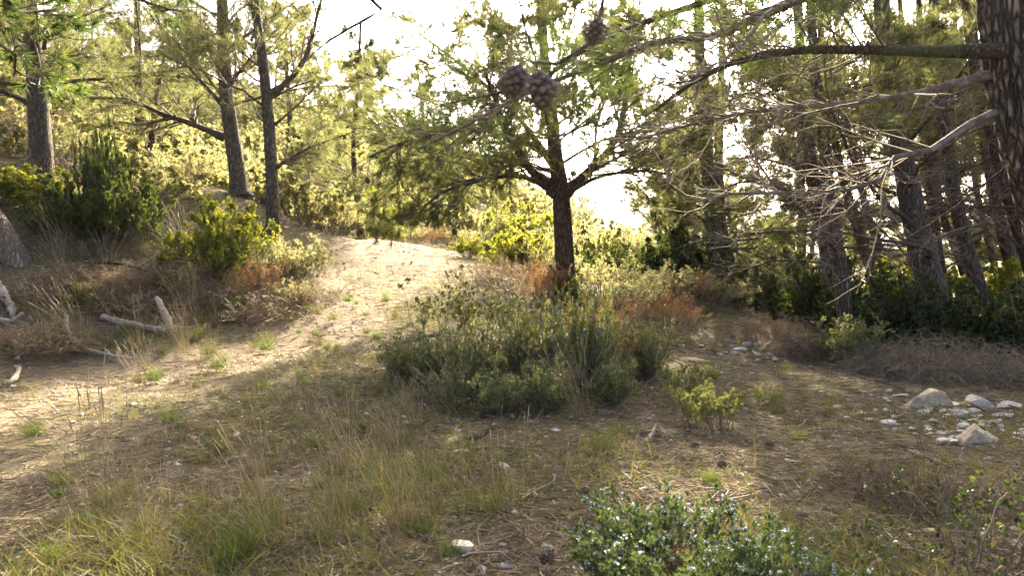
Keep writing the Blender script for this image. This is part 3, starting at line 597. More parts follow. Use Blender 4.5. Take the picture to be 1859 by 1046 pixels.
SH['rosemary2'] = SH['rosemary0']; SH['dark2'] = SH['dark0']; SH['maquis2'] = SH['maquis1']
TRIS = {k: sum(len(me.polygons) for _, me in v) for k, v in SH.items()}
def pd(px, d):
    x = (px - 929.5) / F * d / cp_; return onz(x, d)
def plant(key, name, label, cat, pos, h, wide=None, group=None, rot=None):
    root = ob(name, None, loc=pos, rot=(0, 0, random.uniform(0, 6.28) if rot is None else rot), scale=(wide or h, wide or h, h)); tag(root, label, cat, group)
    for nm, me in SH[key]:
        c = ob(nm, me, root)
        if nm in ('foliage', 'flowers', 'twigs'): c['kind'] = 'stuff'
    return root
PL = [
 # left bank
 ('juniper0', 'juniper_bush', 'large dark green juniper on the bank between the grey pine and the yellow-green bush', 'bush', 195, 12.0, 1.4, 1.0),
 ('juniper0', 'juniper_bush', 'pointed upright tip of juniper rising behind the large one', 'bush', 192, 12.2, 1.9, .45),
 ('juniper1', 'juniper_bush', 'lower dark juniper growing at the left foot of the large juniper', 'bush', 125, 11.9, .75, .8),
 ('lentisk0', 'lentisk_bush', 'round sunlit yellow-green bush with visible stems left of the slender pine', 'bush', 405, 12.2, 1.5, 1.2),
 ('lentisk1', 'lentisk_bush', 'green bush below the thick grey pine at the left edge', 'bush', 80, 12.6, .8, .9),
 ('lentisk0', 'lentisk_bush', 'green bush touching the left frame edge above the leaning trunk', 'bush', 10, 12.4, .85, .9),
 ('maquis0', 'scrub_bush', 'scrub bush behind the long-limbed pine base', 'bush', 380, 17, 1.1, 1.2),
 ('maquis1', 'scrub_bush', 'scrub bush between the two tall left-hand trunks', 'bush', 462, 16.5, .9, 1.1),
 ('silver1', 'silvery_shrub', 'pale scrub right of the thick grey pine base', 'shrub', 140, 16, 1.0, 1.2),
 ('maquis0', 'scrub_bush', 'scrub bush behind the juniper tip', 'bush', 225, 16.5, 1.1, 1.2),
 ('silver0', 'silvery_shrub', 'pale scrub before the long-limbed pine base', 'shrub', 340, 15.2, .8, 1.0),
 ('maquis1', 'scrub_bush', 'scrub bush behind the thick grey pine', 'bush', 70, 17.5, 1.3, 1.4),
 ('silver1', 'silvery_shrub', 'pale scrub beyond the slender pine', 'shrub', 545, 19, 1.1, 1.2),
 ('maquis0', 'scrub_bush', 'sunny scrub left of the thin young pine, farther back', 'bush', 605, 21, 1.3, 1.3),
 ('maquis1', 'scrub_bush', 'scrub bush filling the slope behind the twin-stemmed pine', 'bush', 300, 20, 1.4, 1.5),
 ('maquis1', 'scrub_bush', 'olive bush between the juniper and the sunlit yellow-green bush', 'bush', 300, 13.6, .7, .7),
 ('drybush0', 'dry_bush', 'brown dry bush behind the thick grey pine at the left edge', 'bush', 20, 17.0, 1.5, 1.7),
 ('silver0', 'silvery_shrub', 'pale silvery shrub at the foot of the slender pine', 'shrub', 520, 12.6, .8, .75),
 ('silver1', 'silvery_shrub', 'pale silvery shrub on the left verge nearest the sunlit track', 'shrub', 565, 13.2, .7, .65),
 ('rust0', 'dry_shrub', 'reddish dry shrub under the right side of the yellow-green bush', 'shrub', 462, 11.6, .75, .6),
 ('maquis0', 'scrub_bush', 'bright scrub bush just right of the slender pine trunk', 'bush', 545, 15.5, 1.1, 1.0),
 ('silver0', 'silvery_shrub', 'large silvery shrub left of the thin young pine', 'shrub', 605, 16.5, 1.1, .95),
 ('lentisk1', 'lentisk_bush', 'dark-centred yellow-green bush just right of the thin young pine', 'bush', 690, 19.5, 1.2, .85),
 ('maquis2', 'scrub_bush', 'round greyish scrub bush above the top of the track', 'bush', 738, 23, 1.5, 1.2),
 ('juniper1', 'juniper_bush', 'dark green bush beyond the top of the track', 'bush', 800, 25, 1.2, 1.3),
 ('silver1', 'silvery_shrub', 'pale shrub bordering the top of the track on its left', 'shrub', 700, 19.6, .7, .7),
 ('silver0', 'silvery_shrub', 'pale shrub bordering the far end of the track', 'shrub', 745, 20.5, .65, .7),
 ('rust1', 'dry_shrub', 'small orange dry shrub at the far end of the track', 'shrub', 790, 20.5, .6, .6),
 ('silver1', 'silvery_shrub', 'silvery shrub right of the small orange one at the track end', 'shrub', 825, 20.8, .6, .6),
 # right of the track
 ('lentisk0', 'lentisk_bush', 'small glowing yellow-green bush at the right end of the track', 'bush', 850, 17.2, .55, .5),
 ('lentisk1', 'lentisk_bush', 'glowing yellow-green bush left of the forked pine trunk', 'bush', 938, 14.2, 1.15, .85),
 ('silver0', 'silvery_shrub', 'sunlit silvery shrub between the glowing bush and the forked pine', 'shrub', 990, 14.0, .85, .7),
 ('maquis1', 'scrub_bush', 'sunlit scrub bush closing the far end of the track', 'bush', 845, 23, 1.1, 1.1),
 ('silver1', 'silvery_shrub', 'pale shrub behind the small glowing bush at the track end', 'shrub', 885, 19, .8, .9),
 ('maquis0', 'scrub_bush', 'sunlit scrub behind the glowing bush left of the forked pine', 'bush', 915, 21, 1.3, 1.2),
 ('silver0', 'silvery_shrub', 'pale sunlit shrub filling the gap behind the forked pine', 'shrub', 975, 19, 1.1, 1.2),
 ('maquis2', 'scrub_bush', 'sunlit scrub right behind the forked pine trunk', 'bush', 1060, 20, 1.2, 1.2),
 ('drybush1', 'dry_bush', 'brown dry shrub on the shaded verge below the glowing bush', 'bush', 880, 12.2, .65, .75),
 ('drybush0', 'dry_bush', 'brown dry shrub left of the forked pine base', 'bush', 950, 11.3, .7, .75),
 ('rust0', 'dry_shrub', 'tawny feathery dry shrub touching the forked pine base', 'shrub', 985, 10.6, .7, .5),
 ('dark2', 'evergreen_bush', 'dark green sprig climbing the forked pine base', 'bush', 1015, 11.0, .55, .4),
 ('tall_silver', 'leggy_shrub', 'leggy grey-green shrub with bare stems at the left of the rosemary', 'shrub', 800, 8.6, .95, .8),
 ('tall_silver', 'leggy_shrub', 'leggy grey-green shrub rising behind the middle of the rosemary', 'shrub', 870, 8.2, .9, .7),
 ('rosemary0', 'rosemary_bush', 'low left-hand rosemary bush of the central clump', 'bush', 785, 7.1, .50, .5),
 ('rosemary1', 'rosemary_bush', 'dark rosemary bush second from the left in the central clump', 'bush', 868, 6.8, .55, .55),
 ('rosemary2', 'rosemary_bush', 'tall pale-flowered rosemary bush in the middle of the central clump', 'bush', 965, 7.0, .82, .55),
 ('rosemary0', 'rosemary_bush', 'tallest dense rosemary bush right of the clump middle', 'bush', 1062, 6.8, .92, .55),
 ('rosemary1', 'rosemary_bush', 'rosemary bush closing the central clump on its right', 'bush', 1170, 7.3, .55, .5),
 ('rosemary2', 'rosemary_bush', 'front rosemary sprig with white flowers at the foot of the clump', 'bush', 990, 6.2, .42, .4),
 ('rust1', 'dry_shrub', 'orange dry shrub glowing behind the tallest rosemary', 'shrub', 1090, 8.6, .7, .6),
 ('rust0', 'dry_shrub', 'orange dry shrub between the rosemary clump and the stony strip', 'shrub', 1140, 8.0, .55, .5),
 ('rust1', 'dry_shrub', 'rusty low shrub behind the right end of the rosemary', 'shrub', 1220, 10.6, .55, .6),
 ('rust0', 'dry_shrub', 'rusty shrub in front of the leaning pair of pines', 'shrub', 1250, 12.4, .65, .7),
 ('silver0', 'silvery_shrub', 'grey shrub just right of the forked pine', 'shrub', 1090, 11.6, .65, .7),
 ('silver1', 'silvery_shrub', 'grey shrub right of the rosemary, below the black juniper', 'shrub', 1150, 10.8, .65, .7),
 ('silver0', 'silvery_shrub', 'grey shrub below the left side of the dense pine pair', 'shrub', 1205, 12.2, .65, .75),
 ('silver1', 'silvery_shrub', 'grey shrub at the foot of the dense pine pair', 'shrub', 1305, 12.6, .6, .8),
 ('silver0', 'silvery_shrub', 'pale-leaved shrub catching light left of the straight grey pine', 'shrub', 1430, 13.2, .9, .8),
 ('silver1', 'silvery_shrub', 'grey shrub right of the dense pine pair', 'shrub', 1370, 13.5, .8, .7),
 ('juniper0', 'juniper_bush', 'almost black juniper seen right of the forked pine', 'bush', 1120, 14.5, .95, .9),
 ('dark0', 'evergreen_bush', 'tall dark bush left of the dense pine pair', 'bush', 1235, 15.0, 1.9, 1.4),
 ('dark1', 'evergreen_bush', 'dark bush at the foot of the dense pine pair', 'bush', 1280, 14.2, 1.0, 1.0),
 ('maquis0', 'scrub_bush', 'olive bush right of the dense pine pair in half light', 'bush', 1390, 16.5, 1.1, 1.1),
 ('drybush0', 'dry_bush', 'brown dry bush left of the orange tumbled one', 'bush', 1390, 10.2, .55, .6),
 ('tumble', 'dry_bush', 'tumbled orange-brown dry bush in front of the straight grey pine', 'bush', 1468, 9.4, .9, .85),
 ('rosemary1', 'rosemary_bush', 'grey rosemary with few flowers between the orange bush and dead brush', 'bush', 1545, 9.0, .55, .65),
 ('brush', 'brush_pile', 'grey heap of dead tangled brush behind the pale boulders', 'brush', 1710, 8.2, .66, .7),
 ('brush', 'brush_pile', 'lower left heap of dead tangled brush', 'brush', 1610, 8.6, .5, .55),
 ('brush', 'brush_pile', 'heap of dead brush cut by the right edge', 'brush', 1870, 7.9, .6, .6),
 # under the right-hand stand
 ('dark0', 'evergreen_bush', 'dark bush left of the straight grey pine base', 'bush', 1470, 12.2, 1.25, 1.0),
 ('juniper1', 'juniper_bush', 'dark upright juniper behind the straight grey pine base', 'bush', 1490, 11.6, 1.2, .7),
 ('dark1', 'evergreen_bush', 'dark bush just right of the straight grey pine', 'bush', 1575, 10.4, 1.0, .85),
 ('dark2', 'evergreen_bush', 'dark bush filling the gap left of the thickest trunk', 'bush', 1625, 10.0, 1.05, .85),
 ('dark0', 'evergreen_bush', 'darkest bush hiding the base of the thickest trunk', 'bush', 1690, 9.7, 1.05, .9),
 ('dark1', 'evergreen_bush', 'dark bush right of the thickest trunk', 'bush', 1755, 9.7, 1.0, .9),
 ('dark2', 'evergreen_bush', 'dark bush third from the right edge', 'bush', 1810, 9.4, .95, .9),
 ('dark0', 'evergreen_bush', 'dark bush cut by the right frame edge', 'bush', 1870, 9.2, 1.1, .95),
 ('lentisk1', 'lentisk_bush', 'half-lit bush behind the gap left of the thickest trunk', 'bush', 1600, 12.8, 1.2, 1.1),
 ('lentisk0', 'lentisk_bush', 'half-lit bush behind the right side of the thickest trunk', 'bush', 1760, 12.4, 1.25, 1.1),
 ('lentisk1', 'lentisk_bush', 'half-lit bush behind the trunks at the right edge', 'bush', 1840, 12.2, 1.3, 1.1),
 ('dark2', 'evergreen_bush', 'dark bush behind the straight grey pine', 'bush', 1530, 12.8, 1.0, 1.0),
 ('drybush1', 'dry_bush', 'tan dry bush on the bank under the right of the yellow-green bush', 'bush', 500, 11.6, .5, .8),
 ('silver0', 'silvery_shrub', 'small pale shrub at the bank foot beside the track bend', 'shrub', 530, 11.6, .42, .45),
 ('drybush1', 'dry_bush', 'tan dry bush under the dark juniper', 'bush', 215, 11.0, .5, .8),
 ('drymat', 'dry_tangle', 'dry tangle on the bank right of the leaning trunk base', 'brush', 130, 10.5, 1.6, 1.3),
 ('drymat', 'dry_tangle', 'dry tangle at the bank foot beside the track bend', 'brush', 455, 10.9, 1.6, 1.4),
 ('rosemary0', 'rosemary_bush', 'low rosemary sprig at the left front of the central clump', 'bush', 825, 6.4, .32, .4),
 ('rosemary1', 'rosemary_bush', 'low rosemary sprig at the right front of the central clump', 'bush', 1115, 6.3, .38, .4),
 ('rosemary2', 'rosemary_bush', 'low rosemary sprig before the dark second bush', 'bush', 905, 6.2, .35, .4),
 ('rosemary0', 'rosemary_bush', 'pale rosemary at the far left tip of the central clump', 'bush', 735, 7.4, .4, .45),
 ('drybush1', 'dry_bush', 'brown dry stems between the left and middle rosemary', 'bush', 915, 7.4, .6, .5),
 ('rust0', 'dry_shrub', 'orange dry stems between the tallest rosemary and the right one', 'shrub', 1120, 7.2, .6, .4),
 ('strawmat', 'lightening_straw_tangle', 'pale straw added to lighten the bank right of the leaning trunk', 'straw', 125, 10.8, 1.2, 1.1),
 ('strawmat', 'lightening_straw_tangle', 'pale straw added to lighten the bank behind the bent log', 'straw', 230, 10.6, 1.3, 1.4),
 ('strawmat', 'lightening_straw_tangle', 'pale straw added to lighten the bank under the yellow-green bush', 'straw', 380, 11.4, 1.4, 1.4),
 ('strawmat', 'lightening_straw_tangle', 'pale straw added to lighten the bank foot near the bend', 'straw', 480, 11.0, 1.2, 1.3),
 ('strawmat', 'lightening_straw_tangle', 'pale straw added to lighten the bank below the driftwood stump', 'straw', 90, 9.3, 1.1, 1.3),
 ('strawmat', 'lightening_straw_tangle', 'pale straw added to lighten the verge below the silvery shrubs', 'straw', 560, 12.0, 1.1, 1.2),
 # small plants of the foreground
 ('rosemary_small', 'rosemary_plant', 'small upright rosemary, left of two on the bare needle floor', 'bush', 1268, 5.45, .95, .9),
 ('rosemary_small', 'rosemary_plant', 'small upright rosemary, right of two on the bare needle floor', 'bush', 1312, 5.45, .85, .85),
 ('rosemary_small', 'rosemary_plant', 'small rosemary behind the upright pair on the needle floor', 'bush', 1247, 6.3, 1.05, .9),
 ('rosemary_small', 'rosemary_plant', 'tiny rosemary tuft right of the upright pair', 'bush', 1392, 6.5, .42, .6),
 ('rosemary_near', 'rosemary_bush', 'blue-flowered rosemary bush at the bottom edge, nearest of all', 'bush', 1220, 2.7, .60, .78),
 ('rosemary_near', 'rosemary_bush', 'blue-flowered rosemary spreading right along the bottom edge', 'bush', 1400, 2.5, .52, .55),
 ('kermes', 'kermes_oak_shrub', 'sparse dark-leaved shrub with pale stems in the bottom right corner', 'shrub', 1790, 3.15, .85, .85),
 ('kermes', 'kermes_oak_shrub', 'sparse dark-leaved shrub left of the corner one, near the bottom edge', 'shrub', 1640, 2.85, .6, .7),
 ('kermes', 'kermes_oak_shrub', 'dark-leaved sprigs cut by the bottom right frame edge', 'shrub', 1860, 2.9, .8, .8),
 ('drymat', 'dry_tangle', 'flat tan tangle of dry stems left of the corner shrub', 'brush', 1590, 3.95, .95, .75),
 ('drymat', 'dry_tangle', 'tan tangle of dry stems behind the corner shrub', 'brush', 1690, 3.7, .9, .65),
 ('drymat', 'dry_tangle', 'dry twig tangle at the right edge below the triangular boulder', 'brush', 1850, 3.7, .9, .8),
 ('drymat', 'dry_tangle', 'dry stem tangle at the foot of the bank below the leaning trunk', 'brush', 60, 9.2, 1.6, 1.5),
 ('drymat', 'dry_tangle', 'dry stem tangle behind the bleached bent log', 'brush', 240, 10.8, 1.9, 1.6),
 ('drymat', 'dry_tangle', 'dry stem tangle below the yellow-green bush', 'brush', 350, 11.2, 1.7, 1.5),
 ('drybush1', 'dry_bush', 'brown dry bush on the bank between the leaning trunk and the log', 'bush', 150, 10.6, .5, .75),
 ('drybush0', 'dry_bush', 'brown dry bush at the left edge below the leaning trunk', 'bush', 30, 9.2, .35, .6),
 ('drybush0', 'dry_bush', 'dry bush on the bank right above the bleached log', 'bush', 265, 11.2, .5, .8),
 ('seedling', 'pine_seedling', 'bright green pine seedling on the bank below the yellow-green bush', 'seedling', 430, 10.9, .9, 1.0),
 ('seedling', 'pine_seedling', 'pine seedling left of the brighter one on the bank', 'seedling', 395, 10.8, .7, .9),
 ('lentisk0', 'small_bush', 'small leafy sprig on the bank right of the leaning trunk', 'bush', 130, 10.3, .38, .36),
 ('lentisk1', 'small_bush', 'small dark leafy bush on the bank below the juniper', 'bush', 310, 11.2, .4, .5),
 ('baretwig', 'bare_sapling', 'bare upright twig on the needle floor left of the triangular boulder', 'sapling', 1695, 4.5, .75, .6),
]
for key, nm, lb, ct, px, d_, h_, w_ in PL:
    plant(key, nm, lb, ct, pd(px, d_), h_, w_)
# scrub on the far side of the track and over the brow on the right
r = np.random.default_rng(77); far = []
for k in range(1200):
    y = r.uniform(20, 70); x = r.uniform(-.8 * y, .8 * y)
    if pathdist(np.array([x]), np.array([y]))[0] < 2.2 and y < 30: continue
    if any(math.hypot(x - a, y - b_) < 1.0 + y * .028 for a, b_ in far): continue
    far.append((x, y))
for x, y in far[:230]:
    left = x < 1.5; key = random.choice(['maquis0', 'maquis1', 'maquis2', 'maquis0', 'silver0', 'lentisk1'])
    hh = random.uniform(.8, 1.5) * (1 + y / 80) * (.85 if not left else 1)
    lk = {'maq': 'olive scrub bush', 'sil': 'pale silvery scrub bush', 'len': 'yellow-green scrub bush'}[key[:3]]; bx = 929.5 + F * x / y
    wh = ('at the far left' if bx < 250 else 'behind the left-hand pines' if bx < 560 else 'above the end of the track') if left else ('behind the forked pine' if bx < 1180 else 'beyond the dense pine pair' if bx < 1450 else 'beyond the right-hand trunks')
    plant(key, 'scrub_bush', lk + (' high' if y > 45 else ' halfway' if y > 30 else ' low') + ' on the sunlit slope ' + wh, 'bush', onz(x, y), hh, hh * random.uniform(.9, 1.2),
          'scrub on the far hillside' if left else 'scrub beyond the right-hand stand')
def far_pine(seed):
    r = np.random.default_rng(seed); pts = np.array([(0, 0, -.1), (.1, 0, 2), (r.normal(0, .2), r.normal(0, .2), 5), (r.normal(0, .3), 0, 7)])
    P, R, ch = trunk_geo(pts, .16, .04, 14, 9, seed=seed)
    n = 17; az = np.cumsum(2.4 + r.normal(0, .3, n)); u = np.linspace(.2, .98, n); i = (u * 13).astype(int); e = r.uniform(.1, .5, n) + .4 * u
    D = np.c_[np.cos(az) * np.cos(e), np.sin(az) * np.cos(e), np.sin(e)]
    L1 = grow(P[np.minimum(i, 12)], D, 2.6 * (1 - .7 * u ** 1.5), 6, 0, .13, r); R1 = .035 * np.linspace(1, .3, 6) * np.ones((n, 1))
    P2, R2, o2 = spawn(L1, R1, np.arange(n), 12, .2, 1, (.4, 1), (.3, .6), 4, .04, .15, .5, .008, r, flat=.4)
    P3, R3, o3 = spawn(P2, R2, o2, 5, .2, 1, (.4, 1), (.4, .7), 3, .05, .2, .5, .006, r)
    V_ = needles(np.concatenate([P3, P2[:, 1:]]), 30, (.14, .24), .02, .2, 1.1, .1, r)
    return [('trunk', mesh('far_trunk', [ch, (*tubes(L1, R1, 4, .5), 0), (*tubes(P2, R2, 3), 0)], ['bark_warm'], smooth=True)), ('crown', mesh('far_crown', [(*V_, 0)], ['needle']))]
FP = [far_pine(s_) for s_ in (301, 302, 303)]
spots = []
for k in range(300):
    y = r.uniform(25, 75); x = r.uniform(-.78 * y, .78 * y); 
    if -.23 * y < x < -.14 * y and y < 50: continue      # gap kept free of pines so the sky stays open
    if any(math.hypot(x - a, y - b_) < 3.0 + y * .03 for a, b_ in spots): continue
    if len(spots) < 36 and y > (40 if x < 2 else 24): spots.append((x, y))
spots += [(7.2, 18), (9.5, 17), (11.5, 20), (8.5, 22), (13.5, 18), (10.5, 25), (5.6, 24), (15, 23), (13, 15.5), (-15, 29), (-9.5, 31), (-14.5, 22), (-17, 25)]
for x, y in spots:
    s_ = random.uniform(.7, 1.15); left = x < 0
    root = ob('pine_tree', None, loc=onz(x, y), rot=(0, 0, random.uniform(0, 6.28)), scale=(s_, s_, s_ * random.uniform(.85, 1.1)))
    bx = 929.5 + F * x / y; wh = ('at the far left edge' if bx < 200 else 'behind the long-limbed pine' if bx < 480 else 'above the track' if bx < 800 else 'just left of the forked pine trunk') if left else ('just right of the forked pine trunk' if bx < 1200 else 'behind the dense pine pair' if bx < 1450 else 'behind the thickest leaning trunk' if bx < 1700 else 'at the right edge')
    tag(root, ('small far' if y > 50 else 'mid-distance' if y > 30 else 'nearer') + ' background pine ' + wh, 'tree', 'pines on the hillside' if left else 'pines beyond the brow')
    for nm, me in random.choice(FP):
        c = ob(nm, me, root)
        if nm == 'crown': c['kind'] = 'stuff'

# ------------------------------------------------------------------ grass tufts
def tuft(seed, n, L, mat, W=.004, lean=(0, 0), spread=.7, stalks=0, SL=(.5, .9), droop=-.12, tb=None):
    r = np.random.default_rng(seed)
    def blades(n, L, spread, wig, up):
        az = r.uniform(0, 2 * PI, n); po = spread * np.sqrt(r.random(n)); D = np.c_[np.sin(po) * np.cos(az) + lean[0], np.sin(po) * np.sin(az) + lean[1], np.cos(po)]
        B = np.c_[r.normal(0, .05, n), r.normal(0, .05, n), np.full(n, -.02)]; return grow(B, D, r.uniform(*L, n), 6, up, wig, r)
    P = blades(n, L, spread, .08, droop); out = [('blades', mesh('blades', [(*ribbons(P, r.uniform(.6, 1.2, n) * W, np.clip(r.normal(.4 if tb is None else tb, .28, n), 0, 1)), 0)], [mat]))]
    if stalks:
        P = blades(stalks, SL, spread * .75, .05, droop * .35); R = .0016 * np.linspace(1, .7, 6) * np.ones((stalks, 1))
        cs = [(*tubes(P, R, 3), 0)]
        Hd = P[:, -2:]; Hd = Hd[:, :1] + (Hd[:, 1:] - Hd[:, :1]) * np.linspace(.2, 1.1, 4)[None, :, None]
        cs.append((*tubes(Hd, np.array([.0016, .0034, .0028, .0008]) * np.ones((stalks, 1)), 3), 0)); out.append(('stalks', mesh('stalks', cs, ['straw'])))
    return out
GT = {}
for k in range(3): GT['green%d' % k] = tuft(400 + k, 170, (.12, .34), 'green_grass', .0055)
for k in range(4): GT['mixed%d' % k] = tuft(410 + k, 110, (.14, .4), 'grass', .0046, lean=(-.15, 0), stalks=9, SL=(.4, .75), tb=.4)
for k in range(3): GT['straw%d' % k] = tuft(420 + k, 60, (.2, .45), 'grass', .0042, lean=(-.35, .05), stalks=22, SL=(.55, 1.0), tb=.75, spread=.6)
LOOK = {'green': 'fresh green grass tuft', 'mixed': 'green-tan grass tuft', 'straw': 'tall straw grass tuft'}
def grass_tuft(key, label, pos, s, group, rot=None):
    root = ob('grass_tuft', None, loc=pos, rot=(0, 0, random.uniform(-.6, .6) if rot is None else rot), scale=s); tag(root, label, 'grass', group)
    for nm, me in GT[key]:
        c = ob(nm, me, root); c['kind'] = 'stuff'
for lb, key, px, py, s_ in [
    ('vivid green grass clump standing alone on the needle floor below the rosemary', 'green0', 1088, 822, .8), ('green grass tuft at the right of the standing clump', 'green1', 1125, 790, .5),
    ('tall straw-coloured grass at the front foot of the rosemary clump', 'straw0', 1060, 760, .85), ('tall straw-coloured grass left of the rosemary front', 'straw1', 830, 755, .85),
    ('green tuft beside the white rock at the bottom edge', 'green2', 820, 1010, .45), ('bright green grass at the bottom edge left of centre', 'green0', 420, 1030, .8),
    ('upright tall pale grass on the left near the gravel', 'straw2', 200, 930, .95), ('green tuft with orange tips in the bottom centre', 'mixed0', 640, 935, .9),
    ('green-brown grass clump left of the standing stone', 'mixed1', 905, 930, .85), ('dense dark green grass cushion near the bottom left', 'green1', 460, 985, .9),
    ('fresh green tuft at the edge of the gravel track', 'green2', 280, 690, .8), ('fresh green tuft in the middle of the track', 'green0', 395, 668, .8),
    ('green tuft on the left track edge by the fallen wood', 'green1', 60, 790, .6), ('tall grass seed heads beside the leaning trunk', 'straw0', 112, 462, .9), ('tall grass seed heads right of the leaning trunk', 'straw1', 150, 466, .8),
    ('green tuft on the needle floor by the bottom rosemary', 'green2', 1290, 880, .45), ('yellow-green wisp on the needle floor', 'green1', 1450, 800, .4), ('green tuft on the bare floor left of the corner tangle', 'mixed2', 1540, 840, .45),
    ('yellow-green grass right of the rosemary clump', 'green0', 1290, 685, .8), ('green grass tuft right of the rosemary clump, nearer the stones', 'green2', 1215, 690, .7)]:
    grass_tuft(key, lb, gnd(px, py), s_, 'grass tufts')
zones = [('the meadow left of the rosemary', 'dry grass of the middle meadow', (250, 880), (640, 1010), 110, ['mixed0', 'mixed1', 'mixed2', 'mixed3', 'straw0', 'straw1', 'green2', 'green1']),
         ('the bend of the track', 'grass on the track bend', (540, 780), (535, 640), 26, ['mixed0', 'green0', 'mixed2', 'green2']),
         ('the bottom left corner of the picture', 'grass of the bottom left corner', (0, 330), (860, 1040), 20, ['mixed1', 'mixed3', 'green0', 'green2']),
         ('the left bank', 'grass on the bank', (0, 540), (450, 645), 80, ['mixed0', 'mixed3', 'straw2', 'straw0', 'mixed1', 'green1']),
         ('the ground below the right-hand shrubs', 'grass below the right-hand shrubs', (1230, 1560), (620, 760), 16, ['mixed1', 'mixed2', 'green0'])]
for lb, grp, (xa, xb), (ya, yb), n, keys in zones:
    for k in range(n):
        key = random.choice(keys); px_, py_ = random.uniform(xa, xb), random.uniform(ya, yb)
        if px_ < 105 and py_ < 520: px_ += 120
        fx, fy = (px_ - xa) / (xb - xa), (py_ - ya) / (yb - ya)
        wh = ('far' if fy < .34 else 'middle' if fy < .67 else 'near') + ('-left' if fx < .34 else '' if fx < .67 else '-right')
        lb_ = LOOK[key[:5]] + ' in the ' + wh + ' part of ' + lb
        grass_tuft(key, lb_, gnd(px_, py_), random.uniform(.25, .62) * (1.6 if 'bank' in grp else 1), grp)

# ------------------------------------------------------------------ rocks
import bmesh
def rock_mesh(seed, flat=.5, npts=16, mat='rock'):
    r = np.random.default_rng(seed); bm = bmesh.new()
    for p in unit(r.normal(size=(npts, 3))) * r.uniform(.8, 1.05, (npts, 1)): bm.verts.new(p * np.array([1, r.uniform(.7, .95), flat]))
    bmesh.ops.convex_hull(bm, input=bm.verts); bmesh.ops.delete(bm, geom=[v for v in bm.verts if not v.link_faces], context='VERTS')
    bmesh.ops.dissolve_limit(bm, angle_limit=.22, verts=bm.verts, edges=bm.edges)
    bmesh.ops.bevel(bm, geom=list(bm.edges), offset=.035, segments=1, affect='EDGES', profile=.6)
    bmesh.ops.triangulate(bm, faces=bm.faces)
    V_ = np.array([v.co[:] for v in bm.verts]); V_ = V_ * (1 + .05 * fbm(V_ * 3, 2, seed))[:, None]; Fc = np.array([[v.index for v in f.verts] for f in bm.faces]); bm.free()
    return mesh('rock', [(V_, Fc, .5, 0)], [mat], smooth=False)
RK = [rock_mesh(500 + k, (.35, .5, .65, .45, .3, .75)[k % 6], (14, 11, 18)[k % 3]) for k in range(9)]
RB = [rock_mesh(520 + k, .6, 13, 'rock_brown') for k in range(2)]; RY = [rock_mesh(530 + k, .55, 14, 'rock_lichen') for k in range(3)]
def hull(pts, mat, seed, sub=2):
    bm = bmesh.new()
    for p in pts: bm.verts.new(p)
    bmesh.ops.convex_hull(bm, input=bm.verts); bmesh.ops.delete(bm, geom=[v for v in bm.verts if not v.link_faces], context='VERTS')
    bmesh.ops.bevel(bm, geom=list(bm.edges), offset=.05, segments=1, affect='EDGES'); bmesh.ops.triangulate(bm, faces=bm.faces)
    bmesh.ops.subdivide_edges(bm, edges=list(bm.edges), cuts=sub, use_grid_fill=True)
    bmesh.ops.triangulate(bm, faces=bm.faces); bm.verts.index_update()
    V_ = np.array([v.co[:] for v in bm.verts]); V_ = V_ * (1 + .11 * fbm(V_ * 2.6, 4, seed))[:, None]; Fc = np.array([[v.index for v in f.verts] for f in bm.faces]); bm.free()
    return mesh('rock', [(V_, Fc, .5, 0)], [mat])
TRI_ROCK = hull([(-1, -.3, -.5), (-.9, .5, -.5), (-.25, -.25, .5), (.2, .3, .62), (.62, -.45, .12), (1, -.2, -.5), (.9, .6, -.5), (.2, -.8, -.5), (.35, -.55, .1)], 'rock_brown', 7)
SLAB_ROCK = hull([(-1, -.5, -.35), (-1, .4, -.3), (-.85, -.4, .4), (-.8, .5, .42), (.9, -.45, -.4), (1, .5, -.35), (.95, -.4, .25), (.85, .45, .3), (0, -.6, .38)], 'rock', 8)
BROWN_ROCK = hull([(-1, -.4, -.4), (-.8, .5, -.4), (-.5, -.3, .3), (.4, -.4, .55), (.5, .4, .5), (1, -.4, -.2), (.9, .5, -.4), (0, -.7, -.4), (.8, -.5, .1)], 'rock_brown', 9)
def stone(label, px, py, wpx, hpx, me, grp=None, name='rock', cat='rock', tilt=.0, rz=None):
    """px, py: where the stone's foot stands in the photograph"""
    p = gnd(px, py); sx = wpx / F * p[1] / 2; sz = hpx / F * p[1] * .62
    o = ob(name, me, loc=p + np.array([0, sx * .5, sz * .25]), rot=(random.uniform(-.15, .15), tilt, random.uniform(-.5, .5) if rz is None else rz), scale=(sx * 1.05, sx * .85, max(sz * 1.6, sx * .35))); tag(o, label, cat, grp); return o
